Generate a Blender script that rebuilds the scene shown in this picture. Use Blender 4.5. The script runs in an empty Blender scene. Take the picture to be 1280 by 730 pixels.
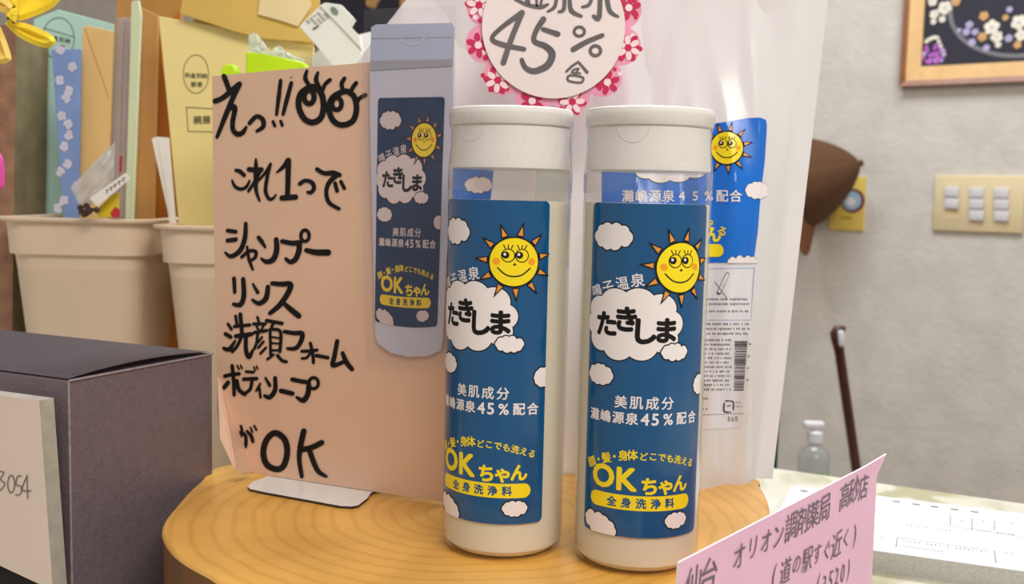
import bpy, bmesh, math, random
from mathutils import Vector, Matrix, noise

random.seed(7)
C = bpy.context.scene.collection
scn = bpy.context.scene
PI = math.pi

# ------------------------------------------------------------------ camera
FPX = 1300.0
PITCH = math.radians(5.27)
ROLL = 0.023
CAM = Vector((0.0, 0.0, 0.218))
FW = Vector((0, math.cos(PITCH), -math.sin(PITCH)))
R0 = Vector((1, 0, 0))
U0 = Vector((0, math.sin(PITCH), math.cos(PITCH)))
RT = R0 * math.cos(ROLL) + U0 * math.sin(ROLL)
UP = -R0 * math.sin(ROLL) + U0 * math.cos(ROLL)
cd = bpy.data.cameras.new('camera')
cam = bpy.data.objects.new('camera', cd)
C.objects.link(cam)
cam.matrix_world = Matrix(((RT.x, UP.x, -FW.x, CAM.x), (RT.y, UP.y, -FW.y, CAM.y), (RT.z, UP.z, -FW.z, CAM.z), (0, 0, 0, 1)))
cd.sensor_width = 36
cd.lens = FPX / 1280 * 36
cd.clip_start = 0.01
cd.dof.use_dof = True
cd.dof.focus_distance = 0.43
cd.dof.aperture_fstop = 18
scn.camera = cam

# ------------------------------------------------------------------ world, lights, exposure
w = bpy.data.worlds.new('world')
scn.world = w
w.use_nodes = True
w.node_tree.nodes['Background'].inputs[0].default_value = (1.0, 0.91, 0.84, 1)
w.node_tree.nodes['Background'].inputs[1].default_value = 0.38


def area(name, loc, target, sx, sy, power, col):
    l = bpy.data.lights.new(name, 'AREA')
    l.shape = 'RECTANGLE'
    l.size, l.size_y, l.energy, l.color = sx, sy, power, col
    o = bpy.data.objects.new(name, l)
    C.objects.link(o)
    o.location = loc
    o.rotation_euler = (Vector(target) - Vector(loc)).to_track_quat('-Z', 'Y').to_euler()
    return o


area('ceiling_or_fill_lamp', (0.40, 1.45, 1.58), (0.3, 1.0, 0), 1.3, 0.5, 31, (0.94, 0.97, 1.0))  # ceiling panel overhead, beyond the objects
area('ceiling_or_fill_lamp', (0.55, -0.75, 1.5), (0.0, 0.5, 0), 1.2, 0.5, 21, (1.0, 0.92, 0.84))  # added fill light behind the camera, for wood gloss and brighter fronts
scn.view_settings.view_transform = 'Standard'
scn.view_settings.look = 'None'
scn.view_settings.gamma = 1
scn.view_settings.use_curve_mapping = False
scn.view_settings.exposure = 0.25
scn.cycles.transparent_max_bounces = 24


# ------------------------------------------------------------------ helpers: pixels to places
def ray(px, py):
    return FW * FPX + RT * (px - 640) - UP * (py - 365)


def at_z(px, py, z):
    d = ray(px, py)
    return CAM + d * ((z - CAM.z) / d.z)


def at_y(px, py, y):
    d = ray(px, py)
    return CAM + d * (y / d.y)


def on_plane(px, py, p0, n):
    d = ray(px, py)
    return CAM + d * ((p0 - CAM).dot(n) / d.dot(n))


def proj(p):
    d = p - CAM
    k = FPX / d.dot(FW)
    return 640 + d.dot(RT) * k, 365 - d.dot(UP) * k


# ------------------------------------------------------------------ helpers: materials
def lin(c):
    return tuple((x / 255 / 12.92 if x / 255 <= .04045 else ((x / 255 + .055) / 1.055) ** 2.4) for x in c) + (1,)


def mat(name, rgb, rough=0.5, vary=0.06, scale=40.0, bump=0.0, bscale=200.0, spec=0.5, coat=0.0, trans=0.0, sss=0.0, metal=0.0):
    m = bpy.data.materials.new(name)
    m.use_nodes = True
    nt = m.node_tree
    b = nt.nodes['Principled BSDF']
    c = lin(rgb)
    b.inputs['Roughness'].default_value = rough
    b.inputs['Specular IOR Level'].default_value = spec
    b.inputs['Coat Weight'].default_value = coat
    b.inputs['Coat Roughness'].default_value = 0.08
    b.inputs['Metallic'].default_value = metal
    if sss:
        b.inputs['Subsurface Weight'].default_value = sss
        b.inputs['Subsurface Radius'].default_value = (0.008, 0.007, 0.005)
        b.inputs['Subsurface Scale'].default_value = 1.0
    tc = nt.nodes.new('ShaderNodeTexCoord')
    n = nt.nodes.new('ShaderNodeTexNoise')
    n.inputs['Scale'].default_value = scale
    n.inputs['Detail'].default_value = 4
    nt.links.new(tc.outputs['Object'], n.inputs['Vector'])
    r = nt.nodes.new('ShaderNodeValToRGB')
    r.color_ramp.elements[0].position = .3
    r.color_ramp.elements[1].position = .7
    r.color_ramp.elements[0].color = tuple(max(0, x * (1 - vary)) for x in c[:3]) + (1,)
    r.color_ramp.elements[1].color = tuple(min(1, x * (1 + vary)) for x in c[:3]) + (1,)
    nt.links.new(n.outputs['Fac'], r.inputs[0])
    nt.links.new(r.outputs[0], b.inputs['Base Color'])
    if bump:
        n2 = nt.nodes.new('ShaderNodeTexNoise')
        n2.inputs['Scale'].default_value = bscale
        n2.inputs['Detail'].default_value = 5
        nt.links.new(tc.outputs['Object'], n2.inputs['Vector'])
        bp = nt.nodes.new('ShaderNodeBump')
        bp.inputs['Strength'].default_value = bump
        bp.inputs['Distance'].default_value = 0.002
        nt.links.new(n2.outputs['Fac'], bp.inputs['Height'])
        nt.links.new(bp.outputs[0], b.inputs['Normal'])
    if trans:
        out = nt.nodes['Material Output']
        t = nt.nodes.new('ShaderNodeBsdfTranslucent')
        nt.links.new(r.outputs[0], t.inputs['Color'])
        mx = nt.nodes.new('ShaderNodeMixShader')
        mx.inputs[0].default_value = trans
        nt.links.new(b.outputs[0], mx.inputs[1])
        nt.links.new(t.outputs[0], mx.inputs[2])
        nt.links.new(mx.outputs[0], out.inputs[0])
    return m


def clear(name, tint=(250, 250, 250), haze=0.06, rough=0.04, ior=1.45):
    """thin clear plastic sheet: see-through, a little haze, mirror gloss by Fresnel"""
    m = bpy.data.materials.new(name)
    m.use_nodes = True
    nt = m.node_tree
    nt.nodes.remove(nt.nodes['Principled BSDF'])
    out = nt.nodes['Material Output']
    t = nt.nodes.new('ShaderNodeBsdfTransparent')
    t.inputs[0].default_value = lin(tint)
    d = nt.nodes.new('ShaderNodeBsdfDiffuse')
    d.inputs[0].default_value = (.8, .8, .8, 1)
    g = nt.nodes.new('ShaderNodeBsdfGlossy')
    g.inputs['Roughness'].default_value = rough
    lw = nt.nodes.new('ShaderNodeLayerWeight')
    lw.inputs['Blend'].default_value = .5
    pw = nt.nodes.new('ShaderNodeMath')
    pw.operation = 'POWER'
    pw.inputs[1].default_value = 4.0
    nt.links.new(lw.outputs['Facing'], pw.inputs[0])
    f = nt.nodes.new('ShaderNodeMath')
    f.operation = 'MULTIPLY_ADD'
    f.inputs[1].default_value = .6
    f.inputs[2].default_value = ((ior - 1) / (ior + 1)) ** 2
    nt.links.new(pw.outputs[0], f.inputs[0])
    tc = nt.nodes.new('ShaderNodeTexCoord')
    n = nt.nodes.new('ShaderNodeTexNoise')
    n.inputs['Scale'].default_value = 60
    nt.links.new(tc.outputs['Object'], n.inputs['Vector'])
    mu = nt.nodes.new('ShaderNodeMath')
    mu.operation = 'MULTIPLY'
    mu.inputs[1].default_value = haze * 2
    nt.links.new(n.outputs['Fac'], mu.inputs[0])
    m1 = nt.nodes.new('ShaderNodeMixShader')
    nt.links.new(mu.outputs[0], m1.inputs[0])
    nt.links.new(t.outputs[0], m1.inputs[1])
    nt.links.new(d.outputs[0], m1.inputs[2])
    m2 = nt.nodes.new('ShaderNodeMixShader')
    nt.links.new(f.outputs[0], m2.inputs[0])
    nt.links.new(m1.outputs[0], m2.inputs[1])
    nt.links.new(g.outputs[0], m2.inputs[2])
    nt.links.new(m2.outputs[0], out.inputs[0])
    return m


INK = mat('black_ink', (12, 9, 10), .6, .2, spec=.3)
GREYINK = mat('grey_marker', (98, 94, 96), .5, .2)
WHITEP = mat('white_print', (236, 230, 232), .35, .02)
YELLOWP = mat('yellow_print', (245, 222, 20), .3, .03)
ORANGEP = mat('orange_print', (225, 150, 60), .35, .05)
CHEEKP = mat('cheek_print', (240, 160, 20), .35, .05)

# ------------------------------------------------------------------ helpers: objects
ORG = {}


def thing(name, label, cat, loc, group=None):
    o = bpy.data.objects.new(name, None)
    o.empty_display_size = .02
    C.objects.link(o)
    o.location = loc
    ORG[o] = Vector(loc)
    o['label'] = label
    o['category'] = cat
    if group:
        o['group'] = group
    return o


def tag(o, label, cat, group=None):
    o['label'] = label
    o['category'] = cat
    if group:
        o['group'] = group
    return o


def obj(name, bm, mats, parent=None, smooth=None, org=None, normals=True):
    """bm is in world space; the mesh is stored about its thing's base"""
    if normals:
        bmesh.ops.recalc_face_normals(bm, faces=bm.faces)
    if parent is not None:
        o3 = ORG[parent]
    elif org is not None:
        o3 = Vector(org)
    else:
        xs = [v.co for v in bm.verts]
        o3 = Vector((sum(c.x for c in xs) / len(xs), sum(c.y for c in xs) / len(xs), min(c.z for c in xs)))
    bm.transform(Matrix.Translation(-o3))
    me = bpy.data.meshes.new(name)
    bm.to_mesh(me)
    bm.free()
    for m in (mats if isinstance(mats, (list, tuple)) else [mats]):
        me.materials.append(m)
    if smooth is not None:
        for p in me.polygons:
            p.use_smooth = True
        if smooth < 180:
            me.set_sharp_from_angle(angle=math.radians(smooth))
    o = bpy.data.objects.new(name, me)
    C.objects.link(o)
    ORG[o] = o3
    if parent is not None:
        o.parent = parent
    else:
        o.location = o3
    return o


def struct(o):
    o['kind'] = 'structure'
    return o


def copy_tree(o, parent=None):
    c = o.copy()
    C.objects.link(c)
    c.parent = parent
    for ch in list(o.children):
        copy_tree(ch, c)
    return c


def BM():
    return bmesh.new()


def face(bm, pts, mi=0):
    f = bm.faces.new([bm.verts.new(p) for p in pts])
    f.material_index = mi
    return f


def prism(bm, pts, d, mi=0, bevel=0.0, mi_side=None):
    """extrude the flat polygon pts by the vector d"""
    a = [bm.verts.new(p) for p in pts]
    b = [bm.verts.new(Vector(p) + d) for p in pts]
    fs = [bm.faces.new(a), bm.faces.new(b[::-1])]
    n = len(a)
    for i in range(n):
        f = bm.faces.new((a[i], b[i], b[(i + 1) % n], a[(i + 1) % n]))
        if mi_side is not None:
            f.material_index = mi_side
        fs.append(f)
    for f in fs[:2]:
        f.material_index = mi
    if mi_side is None:
        for f in fs:
            f.material_index = mi
    if bevel:
        es = list({e for f in fs for e in f.edges})
        bmesh.ops.bevel(bm, geom=es, offset=bevel, segments=2, profile=.5, affect='EDGES')


def box(bm, c, s, rz=0.0, bevel=0.0, mi=0):
    c = Vector(c)
    ex = Vector((math.cos(rz), math.sin(rz), 0)) * s[0] / 2
    ey = Vector((-math.sin(rz), math.cos(rz), 0)) * s[1] / 2
    z = Vector((0, 0, s[2]))
    p = c - z / 2
    prism(bm, [p - ex - ey, p + ex - ey, p + ex + ey, p - ex + ey], z, mi, bevel)


def lathe(bm, prof, seg=64, c=(0, 0, 0), mi=0, axis=None):
    """profile of (radius, height); axis = (ex, ey, ez) frame"""
    c = Vector(c)
    ex, ey, ez = axis if axis else (Vector((1, 0, 0)), Vector((0, 1, 0)), Vector((0, 0, 1)))
    rings = []
    for r, h in prof:
        if r < 1e-7:
            rings.append([bm.verts.new(c + ez * h)])
        else:
            rings.append([bm.verts.new(c + ex * (r * math.cos(2 * PI * k / seg)) + ey * (r * math.sin(2 * PI * k / seg)) + ez * h) for k in range(seg)])
    for a, b in zip(rings, rings[1:]):
        for k in range(seg):
            k2 = (k + 1) % seg
            if len(a) == 1 and len(b) == 1:
                continue
            if len(a) == 1:
                f = bm.faces.new((a[0], b[k2], b[k]))
            elif len(b) == 1:
                f = bm.faces.new((a[k], a[k2], b[0]))
            else:
                f = bm.faces.new((a[k], a[k2], b[k2], b[k]))
            f.material_index = mi


def tube(bm, pts, r, seg=10, mi=0):
    pts = [Vector(p) for p in pts]
    rs = r if isinstance(r, (list, tuple)) else [r] * len(pts)
    rings = []
    n0 = None
    for i, p in enumerate(pts):
        t = (pts[min(i + 1, len(pts) - 1)] - pts[max(i - 1, 0)]).normalized()
        if n0 is None:
            n0 = t.orthogonal().normalized()
        n0 = (n0 - t * n0.dot(t)).normalized()
        b = t.cross(n0)
        rings.append([bm.verts.new(p + (n0 * math.cos(2 * PI * k / seg) + b * math.sin(2 * PI * k / seg)) * rs[i]) for k in range(seg)])
    for a, b in zip(rings, rings[1:]):
        for k in range(seg):
            bm.faces.new((a[k], a[(k + 1) % seg], b[(k + 1) % seg], b[k])).material_index = mi
    bm.faces.new(rings[0][::-1]).material_index = mi
    bm.faces.new(rings[-1]).material_index = mi


def smooth_line(pts, n=4, closed=False):
    P = [Vector((p[0], p[1])) for p in pts]
    if len(P) < 3:
        return P
    out = []
    m = len(P)
    for i in range(m if closed else m - 1):
        if closed:
            p0, p1, p2, p3 = P[i - 1], P[i], P[(i + 1) % m], P[(i + 2) % m]
        else:
            p0, p1, p2, p3 = P[max(i - 1, 0)], P[i], P[i + 1], P[min(i + 2, m - 1)]
        for k in range(n):
            t = k / n
            out.append(.5 * (2 * p1 + (p2 - p0) * t + (2 * p0 - 5 * p1 + 4 * p2 - p3) * t * t + (3 * p1 - p0 - 3 * p2 + p3) * t ** 3))
    if not closed:
        out.append(P[-1])
    return out


# glyphs from Blender's built-in font
_glyph = {}
_fc = bpy.data.curves.new('glyph', 'FONT')
_fo = bpy.data.objects.new('glyph', _fc)
C.objects.link(_fo)


def glyph(ch, bold=0.0):
    k = (ch, bold)
    if k not in _glyph:
        _fc.body = ch
        _fc.offset = bold
        _fc.resolution_u = 3
        dg = bpy.context.evaluated_depsgraph_get()
        dg.update()
        ev = _fo.evaluated_get(dg)
        me = ev.to_mesh()
        vs = [(v.co.x, v.co.y) for v in me.vertices]
        fs = [tuple(p.vertices) for p in me.polygons]
        ev.to_mesh_clear()
        _glyph[k] = (vs, fs)
    return _glyph[k]


class Decal:
    """flat print: shapes in 2D with a layer number, mapped onto a surface at the end"""

    def __init__(self, step=0.00004):
        self.bm = bmesh.new()
        self.step = step
        self.k = 0

    def nudge(self):
        # prints that overlap never share one plane
        self.k += 1
        return .9 * (self.k * 7 % 24) / 24

    def poly(self, pts, L, mi):
        L += self.nudge()
        f = self.bm.faces.new([self.bm.verts.new((p[0], p[1], L)) for p in pts])
        f.material_index = mi

    def disc(self, x, y, rx, L, mi, ry=None, n=28, rot=0.0):
        ry = ry or rx
        c, s = math.cos(rot), math.sin(rot)
        self.poly([(x + rx * math.cos(2 * PI * k / n) * c - ry * math.sin(2 * PI * k / n) * s, y + rx * math.cos(2 * PI * k / n) * s + ry * math.sin(2 * PI * k / n) * c) for k in range(n)], L, mi)

    def rrect(self, x0, y0, x1, y1, r, L, mi, n=6):
        pts = []
        for cx, cy, a in ((x1 - r, y1 - r, 0), (x0 + r, y1 - r, 90), (x0 + r, y0 + r, 180), (x1 - r, y0 + r, 270)):
            for k in range(n + 1):
                t = math.radians(a + 90 * k / n)
                pts.append((cx + r * math.cos(t), cy + r * math.sin(t)))
        self.poly(pts, L, mi)

    def stroke(self, pts, wd, L, mi, closed=False, n=4, caps=True):
        ws = wd if isinstance(wd, (list, tuple)) else None
        P = smooth_line(pts, n, closed)
        if closed:
            P = P + [P[0]]
        m = len(P)

        def W(i):
            if ws is None:
                return wd / 2
            t = i / (m - 1) * (len(ws) - 1)
            j = min(int(t), len(ws) - 2)
            return (ws[j] + (ws[j + 1] - ws[j]) * (t - j)) / 2
        for i in range(m - 1):
            a, b = P[i], P[i + 1]
            t = b - a
            if t.length < 1e-9:
                continue
            nn = Vector((-t.y, t.x)).normalized()
            self.poly([a + nn * W(i), a - nn * W(i), b - nn * W(i + 1), b + nn * W(i + 1)], L, mi)
        for i in range(m):
            if caps or 0 < i < m - 1:
                self.disc(P[i].x, P[i].y, W(i), L, mi, n=10)

    def text(self, ch, x, y, size, L, mi, rot=0.0, bold=0.0, sx=1.0, flip=1.0, shear=0.0):
        """one character centred on x, y; bold strokes are overlaid copies"""
        if bold > 0:
            q = bold * size * .8
            for k in range(8 if bold > .025 else 4):
                a = 2 * PI * k / (8 if bold > .025 else 4)
                self.text(ch, x + q * math.cos(a), y + q * math.sin(a), size, L, mi, rot, 0.0, sx, flip, shear)
        vs, fs = glyph(ch)
        if not fs:
            return
        mx = (min(v[0] for v in vs) + max(v[0] for v in vs)) / 2
        my = (min(v[1] for v in vs) + max(v[1] for v in vs)) / 2
        c, s = math.cos(rot), math.sin(rot)
        L += self.nudge()
        nv = []
        for vx, vy in vs:
            a, b = (vx - mx) * size * sx, (vy - my) * size
            a += b * shear
            b *= flip
            nv.append(self.bm.verts.new((x + a * c - b * s, y + a * s + b * c, L)))
        for f in fs:
            try:
                self.bm.faces.new([nv[i] for i in f]).material_index = mi
            except ValueError:
                pass

    def row(self, st, x, y, size, gap, L, mi, bold=0.0, flip=1.0, dy=0.0):
        n = len(st)
        for i, ch in enumerate(st):
            self.text(ch, x + (i - (n - 1) / 2) * gap, y + dy * i, size, L, mi, bold=bold, flip=flip)

    def cloud(self, x, y, wd, h, L, mw, mk, seed=0, ol=0.5, tilt=0.0):
        """white cloud with a dark outline: a ring of puffs"""
        rr = random.Random(seed)
        n = 10
        c, s = math.cos(tilt), math.sin(tilt)
        pf = []
        for k in range(n):
            a = 2 * PI * k / n + rr.uniform(-.12, .12)
            r = min(wd, h) * rr.uniform(.2, .26)
            px, py = math.cos(a) * (wd / 2 - r), math.sin(a) * (h / 2 - r)
            pf.append((x + px * c - py * s, y + px * s + py * c, r))
        for px, py, r in pf:
            self.disc(px, py, r + ol, L, mk, n=16)
        for px, py, r in pf:
            self.disc(px, py, r, L + 1, mw, n=16)
        self.disc(x, y, wd * .36, L + 1, mw, ry=h * .33, n=20, rot=tilt)

    def done(self, fn, dx=None, dy=None, clip=None):
        bm = self.bm
        bmesh.ops.triangulate(bm, faces=[f for f in bm.faces if len(f.verts) > 4])

        def cut(co, no, outer=False):
            bmesh.ops.bisect_plane(bm, geom=bm.verts[:] + bm.edges[:] + bm.faces[:], dist=1e-7, plane_co=co, plane_no=no, clear_outer=outer)
        if clip:
            x0, y0, x1, y1 = clip
            cut((x1, 0, 0), (1, 0, 0), True)
            cut((x0, 0, 0), (-1, 0, 0), True)
            cut((0, y1, 0), (0, 1, 0), True)
            cut((0, y0, 0), (0, -1, 0), True)
        for ax, st in ((0, dx), (1, dy)):
            if st:
                lo = min(v.co[ax] for v in bm.verts)
                hi = max(v.co[ax] for v in bm.verts)
                k = math.ceil(lo / st)
                while k * st < hi:
                    no = [0, 0, 0]
                    co = [0, 0, 0]
                    no[ax] = 1
                    co[ax] = k * st
                    cut(co, no)
                    k += 1
        for v in bm.verts:
            v.co = fn(v.co.x, v.co.y, v.co.z * self.step)
        return bm


# ================================================================== THE ROOM
STUMP_H = 0.070
WD = Vector((0.81, -0.587, 0)).normalized()      # along the wall to the right
WN = Vector((-WD.y, WD.x, 0))                    # away from the viewer
if WN.y < 0:
    WN = -WN
WP = Vector((0.94, 2.1, 0))
FLOOR_Z = -0.80
CEIL_Z = 1.62

# wall plaster
M_WALL = mat('wall_plaster', (202, 197, 189), .85, .07, 16.0, .7, 70)
nt = M_WALL.node_tree
M_FLOOR = mat('floor_vinyl', (150, 135, 115), .5, .1, 6)
M_CEIL = mat('ceiling_board', (225, 222, 215), .8, .03, 8)


def wall_pt(t, z, off=0.0):
    p = WP + WD * t - WN * off
    return Vector((p.x, p.y, z))


bm = BM()
prism(bm, [wall_pt(-4.5, FLOOR_Z), wall_pt(1.6, FLOOR_Z), wall_pt(1.6, CEIL_Z), wall_pt(-4.5, CEIL_Z)], WN * .1)
struct(obj('wall_back', bm, M_WALL))
bm = BM()
prism(bm, [wall_pt(-4.5, FLOOR_Z), wall_pt(1.6, FLOOR_Z), wall_pt(1.6, FLOOR_Z, 5), wall_pt(-4.5, FLOOR_Z, 5)], Vector((0, 0, -.1)))
struct(obj('floor', bm, M_FLOOR))

# counter
M_MARBLE = mat('counter_marble', (226, 226, 208), .3, .12, 14, 0, 0, coat=.2)
r = [n for n in M_MARBLE.node_tree.nodes if n.type == 'VALTORGB'][0]
r.color_ramp.elements[0].color = lin((168, 166, 132))
r.color_ramp.elements[0].position = .36
e = r.color_ramp.elements.new(.48)
e.color = lin((204, 202, 184))
r.color_ramp.elements[-1].color = lin((216, 215, 204))
n = [n for n in M_MARBLE.node_tree.nodes if n.type == 'TEX_NOISE'][0]
n.inputs['Distortion'].default_value = 1.2
n.inputs['Detail'].default_value = 8
M_CABINET = mat('counter_side', (120, 95, 70), .5, .1, 10)
EA = at_z(970, 585, 0)
EB = at_z(1280, 629, 0)
ED = (EB - EA).normalized()
EN = Vector((-ED.y, ED.x, 0))
c0 = EA - ED * 1.5
c1 = EA + ED * 0.9
t = thing('counter', 'pale marbled counter carrying the wooden slab and everything on it', 'counter', ((c0 + c1) / 2 - EN * .35 + Vector((0, 0, FLOOR_Z))))
bm = BM()
prism(bm, [c0, c1, c1 - EN * .75, c0 - EN * .75], Vector((0, 0, -.03)), bevel=.002)
obj('countertop', bm, M_MARBLE, t)
bm = BM()
i0, i1 = c0 + ED * .03 - EN * .04, c1 - ED * .03 - EN * .04
prism(bm, [Vector((p.x, p.y, -.03)) for p in (i0, i1, i1 - EN * .66, i0 - EN * .66)], Vector((0, 0, FLOOR_Z + .03)))
obj('cabinet_body', bm, M_CABINET, t)

# ================================================================== THE LOG SLAB
M_WOOD = bpy.data.materials.new('sawn_wood')
M_WOOD.use_nodes = True
nt = M_WOOD.node_tree
b = nt.nodes['Principled BSDF']
b.inputs['Roughness'].default_value = .32
b.inputs['Coat Weight'].default_value = .25
b.inputs['Coat Roughness'].default_value = .25
tc = nt.nodes.new('ShaderNodeTexCoord')
mp = nt.nodes.new('ShaderNodeMapping')
nt.links.new(tc.outputs['Object'], mp.inputs[0])
wv = nt.nodes.new('ShaderNodeTexWave')
wv.wave_type = 'RINGS'
wv.rings_direction = 'Z'
wv.inputs['Scale'].default_value = 36
wv.inputs['Distortion'].default_value = 3.5
wv.inputs['Detail'].default_value = 3
wv.inputs['Detail Scale'].default_value = .6
nt.links.new(mp.outputs[0], wv.inputs[0])
rp = nt.nodes.new('ShaderNodeValToRGB')
rp.color_ramp.elements[0].color = lin((226, 173, 84))
rp.color_ramp.elements[0].position = .0
rp.color_ramp.elements[1].color = lin((238, 186, 94))
rp.color_ramp.elements[1].position = .35
nt.links.new(wv.outputs['Fac'], rp.inputs[0])
n2 = nt.nodes.new('ShaderNodeTexNoise')
n2.inputs['Scale'].default_value = 18
n2.inputs['Detail'].default_value = 5
nt.links.new(tc.outputs['Object'], n2.inputs[0])
r2 = nt.nodes.new('ShaderNodeValToRGB')
r2.color_ramp.elements[0].color = (.82, .78, .70, 1)
r2.color_ramp.elements[0].position = .35
r2.color_ramp.elements[1].color = (1.08, 1.05, 1.0, 1)
r2.color_ramp.elements[1].position = .62
nt.links.new(n2.outputs['Fac'], r2.inputs[0])
mx = nt.nodes.new('ShaderNodeMix')
mx.data_type = 'RGBA'
mx.blend_type = 'MULTIPLY'
mx.inputs[0].default_value = 1
nt.links.new(rp.outputs[0], mx.inputs[6])
nt.links.new(r2.outputs[0], mx.inputs[7])
nt.links.new(mx.outputs[2], b.inputs['Base Color'])
bp = nt.nodes.new('ShaderNodeBump')
bp.inputs['Strength'].default_value = .12
bp.inputs['Distance'].default_value = .001
nt.links.new(n2.outputs['Fac'], bp.inputs['Height'])
nt.links.new(bp.outputs[0], b.inputs['Normal'])
M_BARK = mat('peeled_bark', (118, 72, 36), .55, .45, 30, .6, 60)
for nn in M_BARK.node_tree.nodes:
    if nn.type == 'TEX_NOISE':
        mpp = M_BARK.node_tree.nodes.new('ShaderNodeMapping')
        mpp.inputs['Scale'].default_value = (1, 1, .18)
        l = nn.inputs['Vector'].links[0]
        src = l.from_socket
        M_BARK.node_tree.links.remove(l)
        M_BARK.node_tree.links.new(src, mpp.inputs[0])
        M_BARK.node_tree.links.new(mpp.outputs[0], nn.inputs['Vector'])

rim_px = [(300, 733), (258, 715), (224, 695), (207, 676), (203, 656), (219, 633), (248, 603), (290, 579)]
rim = [at_z(px, py, STUMP_H) for px, py in rim_px]
rim_r = [at_z(px, py, STUMP_H) for px, py in [(930, 594), (948, 604), (960, 625), (962, 643), (957, 668)]]
print('stump rim', [tuple(round(c, 3) for c in p) for p in rim + rim_r])
rim2 = [(p.x, p.y) for p in rim] + [(-.075, .605), (-.01, .628), (.06, .612)] + [(p.x, p.y) for p in rim_r] + [(.105, .405), (.083, .368), (.035, .338), (-.03, .338)]
curve = smooth_line(rim2, 8, closed=True)
SC = Vector((-.02, .475, 0))
t = thing('wooden_log_slab', 'round honey-coloured log slab with growth rings under the two bottles', 'log slab', (SC.x, SC.y, 0))
bm = BM()
nr = 10
rings = []
for k in range(1, nr + 1):
    s = k / nr
    rings.append([bm.verts.new((SC.x + (p.x - SC.x) * s * (.988 if k == nr else .985), SC.y + (p.y - SC.y) * s * (.988 if k == nr else .985), STUMP_H)) for p in curve])
edge = []
for q in range(1, 4):
    a = q / 3 * PI / 2
    sc = .988 + .012 * math.sin(a)
    rings.append([bm.verts.new((SC.x + (p.x - SC.x) * sc, SC.y + (p.y - SC.y) * sc, STUMP_H - .0022 * (1 - math.cos(a)))) for p in curve])
cv = bm.verts.new((SC.x, SC.y, STUMP_H))
m = len(curve)
for k in range(m):
    bm.faces.new((cv, rings[0][k], rings[0][(k + 1) % m]))
for a, b_ in zip(rings, rings[1:]):
    for k in range(m):
        bm.faces.new((a[k], a[(k + 1) % m], b_[(k + 1) % m], b_[k]))
obj('sawn_face', bm, M_WOOD, t, 60)
bm = BM()
hs = [STUMP_H - .0022 - (STUMP_H - .0022) * k / 10 for k in range(11)]
rings = []
for h in hs:
    row = []
    for p in curve:
        d = Vector((p.x - SC.x, p.y - SC.y, 0))
        nz = noise.noise(Vector((p.x * 30, p.y * 30, h * 9))) * .003 if h < hs[0] else 0
        d *= 1 + nz / d.length - .02 * ((STUMP_H - h) / STUMP_H) ** 2
        row.append(bm.verts.new((SC.x + d.x, SC.y + d.y, h)))
    rings.append(row)
for a, b_ in zip(rings, rings[1:]):
    for k in range(m):
        bm.faces.new((a[k], a[(k + 1) % m], b_[(k + 1) % m], b_[k]))
bm.faces.new(rings[-1])
obj('bark', bm, M_BARK, t, 60)

# ================================================================== BOTTLES
M_BODY = clear('clear_bottle_plastic', (252, 252, 250), .012, .03)
M_FILM = clear('shrink_film', (252, 252, 252), .02, .05, 1.35)
M_LIQ = mat('milky_liquid', (224, 219, 205), .35, .02, 30, sss=.3)
M_CAP = mat('white_cap_plastic', (236, 234, 232), .32, .015, 30)
M_BLUE = mat('blue_label_print', (0, 80, 132), .22, .05, 160, coat=.35)
M_BLUE2 = mat('blue_pouch_print', (0, 108, 212), .25, .04, 60, coat=.1)  # the pouch's own print blue, partly lightened for the stronger light on it
M_BLUE3 = mat('blue_card_print', (2, 42, 82), .5, .06, 300)
LABEL_MATS = [M_BLUE, WHITEP, INK, YELLOWP, ORANGEP, CHEEKP]
BL, WH, BK, YE, OR, CH = range(6)


def sun_face(D, x, y, r, L, rays=True, clipx=None):
    """round smiling sun with pointed rays"""
    if rays:
        for k in range(11):
            a = math.radians(78 - k * 360 / 11)
            ux, uy = math.cos(a), math.sin(a)
            wv_ = r * .105
            r0, r1 = r * 1.13, r * 1.62
            D.poly([(x + ux * r0 * .96 - uy * wv_ * 1.5, y + uy * r0 * .96 + ux * wv_ * 1.5), (x + ux * r0 * .96 + uy * wv_ * 1.5, y + uy * r0 * .96 - ux * wv_ * 1.5), (x + ux * r1 * 1.06, y + uy * r1 * 1.06)], L, BK)
            D.poly([(x + ux * r0 - uy * wv_, y + uy * r0 + ux * wv_), (x + ux * r0 + uy * wv_, y + uy * r0 - ux * wv_), (x + ux * r1 * .93, y + uy * r1 * .93)], L + 1, OR)
    D.disc(x, y, r * 1.06, L + 2, BK, n=40)
    D.disc(x, y, r, L + 3, YE, n=40)
    for s in (-1, 1):
        D.disc(x + s * r * .72, y + r * .02, r * .15, L + 4, CH, n=14)
    for ex in (-.25, .31):
        cx, cy = x + ex * r, y + r * .27
        D.disc(cx, cy, r * .29, L + 4, BK, n=20)
        D.disc(cx, cy, r * .245, L + 5, YE, n=20)
        D.disc(cx - r * .1, cy + r * .02, r * .15, L + 6, BK, n=16)
        D.disc(cx - r * .13, cy + r * .05, r * .06, L + 7, WH, n=10)
        for k in (-1, 0, 1):
            D.stroke([(cx + k * r * .12, cy + r * .29), (cx + k * r * .19, cy + r * .43)], r * .045, L + 4, BK)
    D.poly([(x - r * .06, y - r * .14), (x + r * .1, y - r * .14), (x + r * .02, y - r * .02)], L + 4, BK)
    D.stroke([(x - r * .66, y - r * .25), (x - r * .35, y - r * .52), (x, y - r * .6), (x + r * .35, y - r * .52), (x + r * .66, y - r * .25)], r * .06, L + 4, BK)


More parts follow.
